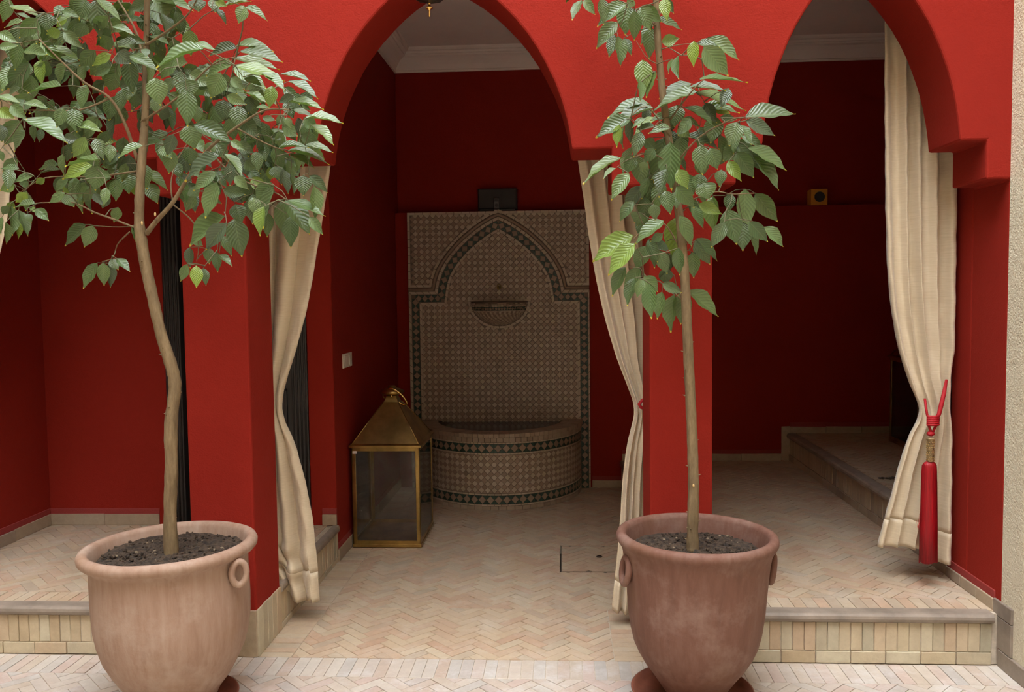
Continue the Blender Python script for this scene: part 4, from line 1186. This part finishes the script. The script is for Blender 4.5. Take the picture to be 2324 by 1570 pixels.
def pot(cx, cy, prof, mat, label, cat, tilt, rings, zs, soilseed):
    root = thing('potted_tree', label, cat, (cx, cy, .03))
    mb = MB().lathe(prof, 72, (0, 0))
    o = link('pot', mb.mesh('pot', mat, True), root, (0, 0, 0)); o.matrix_basis = Matrix.Rotation(tilt, 4, 'Y'); o.matrix_parent_inverse = Matrix()
    for (an, r_, z, R0, rr0, edge, rot) in rings:
        ring = []
        for k in range(24):
            a = 2 * PI * k / 24; ring.append(Vector((R0 * math.cos(a) * edge, 0, R0 * 1.12 * math.sin(a))))
        rg = MB().tube(ring, rr0, 10, closed=True)
        me = rg.mesh('ring_handle', mat, True); ho = link('ring_handle', me, o)
        ho.matrix_parent_inverse = Matrix()
        ho.matrix_basis = Matrix.Translation((r_ * math.cos(an), r_ * math.sin(an), z)) @ Matrix.Rotation(rot, 4, 'Z') @ Matrix.Rotation(.12, 4, 'X')
    # soil with clods
    rr_ = random.Random(soilseed); N, Mr = 40, 16; sm = MB(); sm.v.append((cx, cy, zs + .006))
    for j in range(1, Mr + 1):
        for i in range(N):
            a = 2 * PI * i / N; r_ = (prof_in(prof) ) * j / Mr
            sm.v.append((cx + r_ * math.cos(a), cy + r_ * math.sin(a), zs + (rr_.uniform(-.006, .007) if j < Mr else -.01) + .004 * math.sin(a * 3)))
    for i in range(N): sm.f.append((0, 1 + i, 1 + (i + 1) % N))
    for j in range(Mr - 1):
        for i in range(N): sm.f.append((1 + j * N + i, 1 + (j + 1) * N + i, 1 + (j + 1) * N + (i + 1) % N, 1 + j * N + (i + 1) % N))
    so = sm.build('soil', 'soil', root, True)
    cl = MB(); cl2 = MB()
    for k in range(420):
        a = rr_.uniform(0, 2 * PI); r_ = prof_in(prof) * .95 * math.sqrt(rr_.random()); s_ = rr_.uniform(.0025, .007)
        (cl if k % 14 else cl2).ball((cx + r_ * math.cos(a), cy + r_ * math.sin(a), zs + .003), s_, rr_.uniform(.7, 1.5), rr_.uniform(.7, 1.5), rr_.uniform(.5, 1), 6, 4)
    cl.build('clods', 'soil', so)['kind'] = 'stuff'; cl2.build('pebbles', 'stone', so)['kind'] = 'stuff'
    return root
def prof_in(prof): return prof[-1][0]
def saucer(cx, cy, r_, label):
    MBs = MB().lathe([(0, 0.001), (r_ * .8, .001), (r_ * .93, .012), (r_, .044), (r_ * 1.015, .048), (r_ * .985, .050), (r_ * .93, .024), (r_ * .86, .013), (0, .012)], 56)
    o = link('saucer', MBs.mesh('saucer', 'saucer', True), None, (cx, cy, 0)); tag(o, label, 'saucer', 'clay saucers')
profA = [(0, 0), (.125, 0), (.145, .015), (.165, .055), (.202, .10), (.231, .15), (.261, .21), (.278, .27), (.287, .33), (.290, .40), (.290, .47), (.289, .53), (.290, .565), (.298, .580), (.316, .588), (.327, .600), (.329, .615), (.322, .628), (.307, .634), (.292, .630), (.285, .616), (.278, .585), (.272, .55)]
profB = [(0, 0), (.100, 0), (.118, .012), (.140, .045), (.165, .082), (.195, .122), (.222, .168), (.240, .21), (.252, .26), (.262, .33), (.268, .41), (.273, .47), (.279, .53), (.285, .565), (.292, .585), (.302, .600), (.309, .612), (.310, .626), (.303, .638), (.290, .642), (.276, .637), (.271, .620), (.266, .58), (.262, .55)]
PAX, PAY, PBX, PBY = -1.515, 3.20, .506, 3.335
ta = pot(PAX, PAY, profA, 'pot_a', 'broad bushy citrus tree in a wide pinkish terracotta pot by the left pillar', 'plant', -.022, [(-.30, .322, .535, .041, .0125, .66, .60), (-.42 + PI, .303, .50, .040, .0125, .9, -.42 + PI / 2)], .625, 4)
tb_ = pot(PBX, PBY, profB, 'pot_b', 'slender citrus tree in a tall brown terracotta pot by the right pillar', 'plant', .012, [(PI + .25, .288, .505, .045, .013, .8, PI / 2 + .25), (-.02, .290, .50, .045, .013, .8, PI / 2 - .1)], .60, 5)
saucer(PAX, PAY, .225, 'red clay saucer under the wide pinkish pot by the left pillar')
saucer(PBX - .01, PBY, .235, 'red clay saucer under the tall brown pot by the right pillar')

LA = '''45 0 15 110 60;60 35 195 70 35;90 70 165 95 20;110 110 20 135 25;185 100 100 190 70;230 70 240 155 85;430 0 405 90 80;490 10 510 185 90;500 0 615 95 45;320 60 400 80 30;370 75 290 110 25;300 150 430 140 40;330 165 415 240 55;430 120 400 190 60;770 15 650 50 55;640 105 730 100 25;740 80 800 180 60;790 0 910 155 125;830 10 970 30 45;1000 0 1010 55 80;1090 0 1095 60 60;1100 50 1155 115 30;1240 35 1215 115 60;1255 40 1360 90 35;1150 30 1270 0 20;1100 0 1150 30 40;560 175 490 230 50;580 140 680 165 30;650 190 735 215 45;750 190 860 215 15;0 170 80 210 50;0 240 85 230 40;95 230 75 350 60;140 330 40 450 80;215 220 315 310 60;130 260 230 265 40;240 240 400 290 40;300 300 420 340 40;330 320 235 345 35;350 375 245 435 55;300 440 140 460 30;100 450 40 480 25;0 490 95 515 35;60 540 130 600 60;0 560 70 600 60;130 530 240 540 25;90 620 25 735 90;0 640 10 720 60;135 615 335 710 70;125 670 65 765 45;175 640 170 720 35;210 660 200 720 35;320 555 290 645 60;290 560 150 570 28;385 550 540 600 60;370 560 390 665 80;395 640 510 655 30;330 700 400 710 50;430 705 375 800 60;490 710 525 805 60;350 740 340 820 60;500 700 590 720 60;560 740 560 820 55;500 815 330 825 30;460 845 320 905 60;495 850 485 965 100;590 820 510 850 45;520 880 560 900 40;640 885 655 978 90;590 920 590 1020 60;475 960 425 1030 45;400 920 360 970 25;430 920 400 960 25;540 960 530 1040 45;440 950 490 1000 60;480 990 520 1040 40;215 880 305 857 18;225 910 180 935 35;165 895 65 925 35;90 860 0 850 35;0 770 15 820 30;70 940 0 970 50;135 985 80 1030 50;170 1040 70 1050 25;40 1050 10 1090 40;190 1065 245 1120 50;160 1055 180 1080 25;60 1060 70 1190 55;100 1080 150 1190 45;140 1090 160 1130 35;30 1140 40 1240 35;90 1110 100 1210 40;10 1110 0 1190 30;325 985 250 1030 40;340 990 375 1050 70;430 1150 325 1245 60;470 1155 430 1255 70;600 1060 580 1130 50;680 1150 690 1225 35;600 1320 660 1375 40;570 1320 600 1370 50;490 1345 420 1460 50;525 1345 530 1450 60;555 1350 570 1460 50;570 225 690 240 35;690 215 565 235 35;600 270 660 320 80;560 280 470 330 45;560 340 475 385 50;600 330 535 440 70;655 320 675 470 75;740 420 665 560 70;665 290 800 350 55;740 250 745 285 40;1020 255 790 305 35;990 225 1090 245 35;1200 245 1060 265 40;1215 235 1380 235 40;1240 265 1430 300 50;1200 300 1410 335 45;1220 340 1440 395 60;1200 340 1350 440 80;1180 330 1040 370 50;880 305 820 400 60;905 370 800 380 35;790 405 815 530 100;870 400 845 470 50;950 410 970 490 100;940 350 1030 360 50;970 380 1065 430 80;1120 380 1075 495 90;1155 420 1200 470 60;1180 400 1240 450 50;1250 400 1330 430 35;950 470 955 635 90;1000 540 1000 620 60;1085 550 1105 680 60;1140 515 1135 610 80;1210 545 1215 650 80;1160 490 1250 530 50;1250 475 1355 515 25;1270 495 1265 570 45;1385 445 1370 545 60;1450 450 1520 520 50;1490 490 1420 520 45;1480 520 1640 545 30;1480 420 1615 490 40;1440 380 1575 400 22;1340 380 1450 440 30;1500 560 1590 585 30;1570 600 1740 607 20;1590 640 1700 720 35;1540 690 1620 730 60;1440 590 1410 640 40;1460 600 1480 650 35;1450 650 1510 690 60;1340 600 1400 610 30;1310 545 1370 545 20;1430 750 1560 730 25;1480 770 1670 805 30;1560 740 1690 765 25;1600 770 1650 810 40;1485 790 1600 845 30;1450 810 1525 840 50;1390 700 1450 680 40;1330 780 1400 710 40;1240 620 1310 690 80;1000 640 1180 710 80;960 645 990 755 100;880 690 850 790 60;850 680 725 740 50;720 745 600 785 30;830 740 870 800 70;870 770 860 880 70;940 770 950 880 80;1110 800 940 910 50;1080 730 1050 790 50;1160 730 1040 780 40;1145 790 1240 880 40;1120 760 1150 850 30;1180 720 1240 760 40;1230 800 1320 880 80;1170 840 1170 940 50;1090 880 985 965 60;1100 870 1150 950 50;1200 900 1260 960 50;740 880 850 950 55;690 890 765 945 45;760 940 800 1030 70;890 830 910 900 60;985 990 945 1075 60;1100 940 1040 1100 70;1375 935 1305 1025 80;1290 940 1230 1030 60;1200 1045 1230 1130 80;1130 1110 945 1230 80;1145 1145 1040 1265 75;1195 1125 1230 1300 105;1440 1030 1455 1205 95;1460 1030 1580 1175 80;1480 1025 1650 1085 50;1480 1110 1480 1255 75;1540 900 1545 990 80;1580 900 1668 972 50;1600 960 1610 1110 60;1580 1110 1640 1190 50;1480 890 1500 985 35;1440 870 1470 980 50;1400 850 1420 910 70;1390 960 1330 1150 50;1340 1060 1310 1190 50;1360 1090 1360 1200 60;1290 1010 1300 1090 60;1130 1205 1180 1295 50;965 1265 965 1360 45;950 1350 920 1430 45;1000 1360 1000 1460 60;1035 1370 1050 1450 40;1060 1265 1065 1340 50;1105 1290 1105 1380 45;1120 1300 1180 1345 35;985 1215 1030 1250 40'''
LB = '''140 5 97 85 30;160 0 205 65 40;240 0 250 110 50;345 25 218 103 50;360 35 350 155 85;385 0 360 35 40;425 40 465 135 75;430 35 515 100 60;500 95 612 132 35;540 0 575 60 35;530 0 545 90 50;390 60 395 185 55;305 110 215 220 60;298 170 272 262 45;315 180 335 300 45;345 185 378 255 35;470 140 462 270 65;525 195 600 180 50;670 200 668 308 50;690 205 790 215 30;745 185 880 272 60;725 225 828 350 90;600 265 585 360 25;570 280 548 340 15;430 290 440 425 75;415 380 425 470 30;490 340 445 450 40;495 100 420 200 30;715 370 915 370 25;650 395 512 450 40;660 410 815 412 22;700 440 912 500 45;675 435 475 500 50;450 490 270 522 25;470 510 290 560 30;365 560 215 635 60;590 500 580 590 75;830 420 800 500 50;640 510 770 585 35;720 505 880 520 40;620 560 700 590 30;800 550 870 560 35;930 545 1140 520 60;925 570 1052 630 60;885 590 945 665 25;870 580 838 680 80;770 560 750 665 80;640 640 790 690 40;600 600 650 640 50;700 600 720 650 40;555 600 460 620 30;440 560 380 590 22;500 560 385 620 25;420 625 390 730 55;320 590 305 685 35;340 600 330 690 25;375 570 370 670 40;445 655 490 700 50;525 660 485 845 95;610 650 607 765 60;701 690 710 810 75;560 680 560 880 90;320 745 150 838 45;385 735 355 810 60;300 790 245 830 22;410 740 430 870 75;440 760 430 800 40;870 690 810 750 75;875 720 950 830 75;880 680 985 790 70;940 700 1105 785 50;960 740 1070 880 60;835 760 890 845 50;750 700 780 790 70;360 820 285 930 60;425 880 340 985 60;460 840 468 970 65;595 880 670 970 65;540 800 500 910 50;600 800 640 880 60;385 950 320 1030 45;440 930 440 1050 60;483 960 490 1030 50;540 900 560 1000 60;590 900 590 975 45;720 860 740 930 90;665 970 717 1065 45;760 930 755 1080 65;700 960 800 1000 50;840 915 835 990 50;910 900 910 1080 80;830 990 870 1140 90;900 1050 900 1170 80;965 915 1060 1035 75;935 1045 1015 1130 60;1005 1070 1093 1147 45;935 1090 970 1190 30;810 1050 755 1155 60;590 1030 580 1215 100;610 1020 665 1150 60;520 1040 395 1130 60;375 1110 200 1215 80;385 1150 270 1280 75;440 1160 400 1260 70;460 1130 500 1225 50;510 1180 545 1280 60;600 1170 600 1285 50;345 1260 285 1380 55;410 1260 345 1360 60;390 1310 355 1425 50;425 1315 405 1390 45;441 1300 500 1365 65;465 1340 465 1485 60;520 1375 495 1490 50;530 1330 610 1370 45;580 1390 556 1550 55;620 1375 610 1515 80;655 1370 785 1475 65;665 1190 670 1300 60;690 1125 785 1215 40;900 640 990 680 40;480 590 400 600 25;560 540 470 560 30;650 560 600 630 50;700 820 690 900 60;800 800 790 870 50;480 700 440 760 50;520 1100 470 1130 40'''
prs = lambda s_: [tuple(map(float, q.split())) for q in s_.split(';')]
BA = [([(745, 1190), (800, 1120), (880, 1030), (960, 900), (1060, 760), (1200, 650), (1350, 560), (1480, 560)], .013, .003, 0, -.1),
      ([(690, 1160), (590, 1120), (480, 1080), (370, 1030), (250, 1030), (100, 1040)], .005, .002, 0, -.05),
      ([(700, 820), (640, 640), (560, 500), (430, 420), (300, 300), (200, 200)], .009, .003, 0, -.15),
      ([(700, 870), (560, 890), (430, 900), (230, 905), (100, 980)], .005, .002, 0, .05),
      ([(730, 300), (700, 180), (650, 80), (600, 0)], .007, .004, 0, .1),
      ([(740, 230), (850, 160), (950, 80), (1000, 0)], .006, .003, 0, -.1),
      ([(720, 620), (900, 500), (1080, 330), (1200, 290)], .006, .002, 0, -.2),
      ([(880, 1040), (990, 1140), (1010, 1260), (1000, 1330)], .004, .0018, .02, .1),
      ([(660, 1180), (600, 1240), (575, 1310), (520, 1330)], .0035, .0016, 0, .05),
      ([(680, 1150), (600, 1155), (500, 1150)], .003, .0015, 0, 0),
      ([(1200, 650), (1400, 750), (1560, 780)], .004, .002, -.05, -.1),
      ([(1060, 760), (1200, 900), (1400, 980), (1460, 1020)], .005, .002, -.03, -.1),
      ([(560, 500), (400, 560), (200, 560), (60, 560)], .005, .002, -.05, -.15),
      ([(880, 1030), (870, 930), (900, 820), (960, 720)], .004, .002, 0, .1)]
BB = [([(610, 960), (760, 900), (850, 910), (960, 905)], .004, .0018, 0, -.1),
      ([(560, 560), (650, 440), (720, 370)], .005, .002, 0, -.1),
      ([(600, 1150), (520, 1040), (420, 1090), (380, 1130)], .004, .0018, 0, -.1),
      ([(610, 1400), (540, 1340), (470, 1300), (430, 1290)], .0035, .0016, 0, -.05),
      ([(520, 230), (600, 210), (700, 200)], .003, .0015, 0, .03),
      ([(490, 120), (420, 60), (340, 20)], .004, .002, 0, -.05),
      ([(560, 640), (450, 500), (360, 560)], .004, .002, 0, -.12),
      ([(590, 760), (700, 640), (850, 560), (930, 555)], .005, .002, 0, -.12),
      ([(590, 800), (480, 720), (380, 740)], .004, .002, 0, -.1),
      ([(500, 300), (450, 270), (400, 190)], .003, .0015, 0, 0)]
TA = [(390, 1282, 0, .030), (388, 1240, 0, .0265), (386, 1160, 0, .024), (389, 1060, 0, .0245), (388, 960, 0, .0235), (397, 880, .01, .023), (390, 835, .01, .0225), (366, 760, 0, .021), (350, 690, 0, .0205), (332, 610, 0, .020), (321, 545, 0, .021), (316, 500, 0, .018), (318, 420, 0, .0165), (324, 340, 0, .015), (330, 250, .01, .013), (331, 150, .02, .012), (333, 60, .02, .011), (334, -40, .02, .010), (336, -140, .02, .008)]
TB = [(1572, 1250, 0, .026), (1572, 1200, 0, .022), (1574, 1100, 0, .0205), (1571, 1000, .01, .0195), (1567, 900, .01, .020), (1562, 800, 0, .0185), (1557, 690, 0, .0185), (1551, 590, 0, .0175), (1543, 500, 0, .0165), (1530, 400, .01, .015), (1517, 310, .01, .014), (1506, 230, .01, .0135), (1498, 150, .01, .013), (1491, 60, .01, .012), (1488, -30, .01, .011), (1486, -120, .01, .009)]
regA = (20, 0, 1600, 1120, [(250, 330, 260, 260), (600, 500, 300, 330), (1000, 560, 380, 270), (1380, 720, 230, 200), (1150, 900, 250, 160), (500, 870, 250, 130), (600, 120, 420, 130), (60, 900, 100, 150), (1500, 560, 130, 90)], 700)
regB = (200, 300, 1050, 1350, [(620, 620, 270, 190), (560, 900, 190, 160), (560, 1150, 150, 130), (400, 60, 160, 80), (540, 1330, 130, 100)], 560)
tree(ta, prs(LA), BA, 2.2425, (0, 0), PAY - .03, (-.30, .20), 370, TA, 21, regA, 90)
tree(tb_, prs(LB), BB, 2.065, (1250, 0), PBY, (-.26, .14), 34, TB, 22, regB, 40)
# pruning cuts
for root_, pts_ in ((ta, [(322, 506), (388, 467), (352, 486)]), (tb_, [(1574, 1102)])):
    for u, v in pts_:
        p = at(u, v, Y=PAY - .055 if root_ is ta else PBY - .022)
        MB().ball(p, .006, .7, .5, 1.3, 10, 6).build('pruning_cut', 'cut', root_, True)
for o in bpy.data.objects:
    if '_abs' in o: del o['_abs']
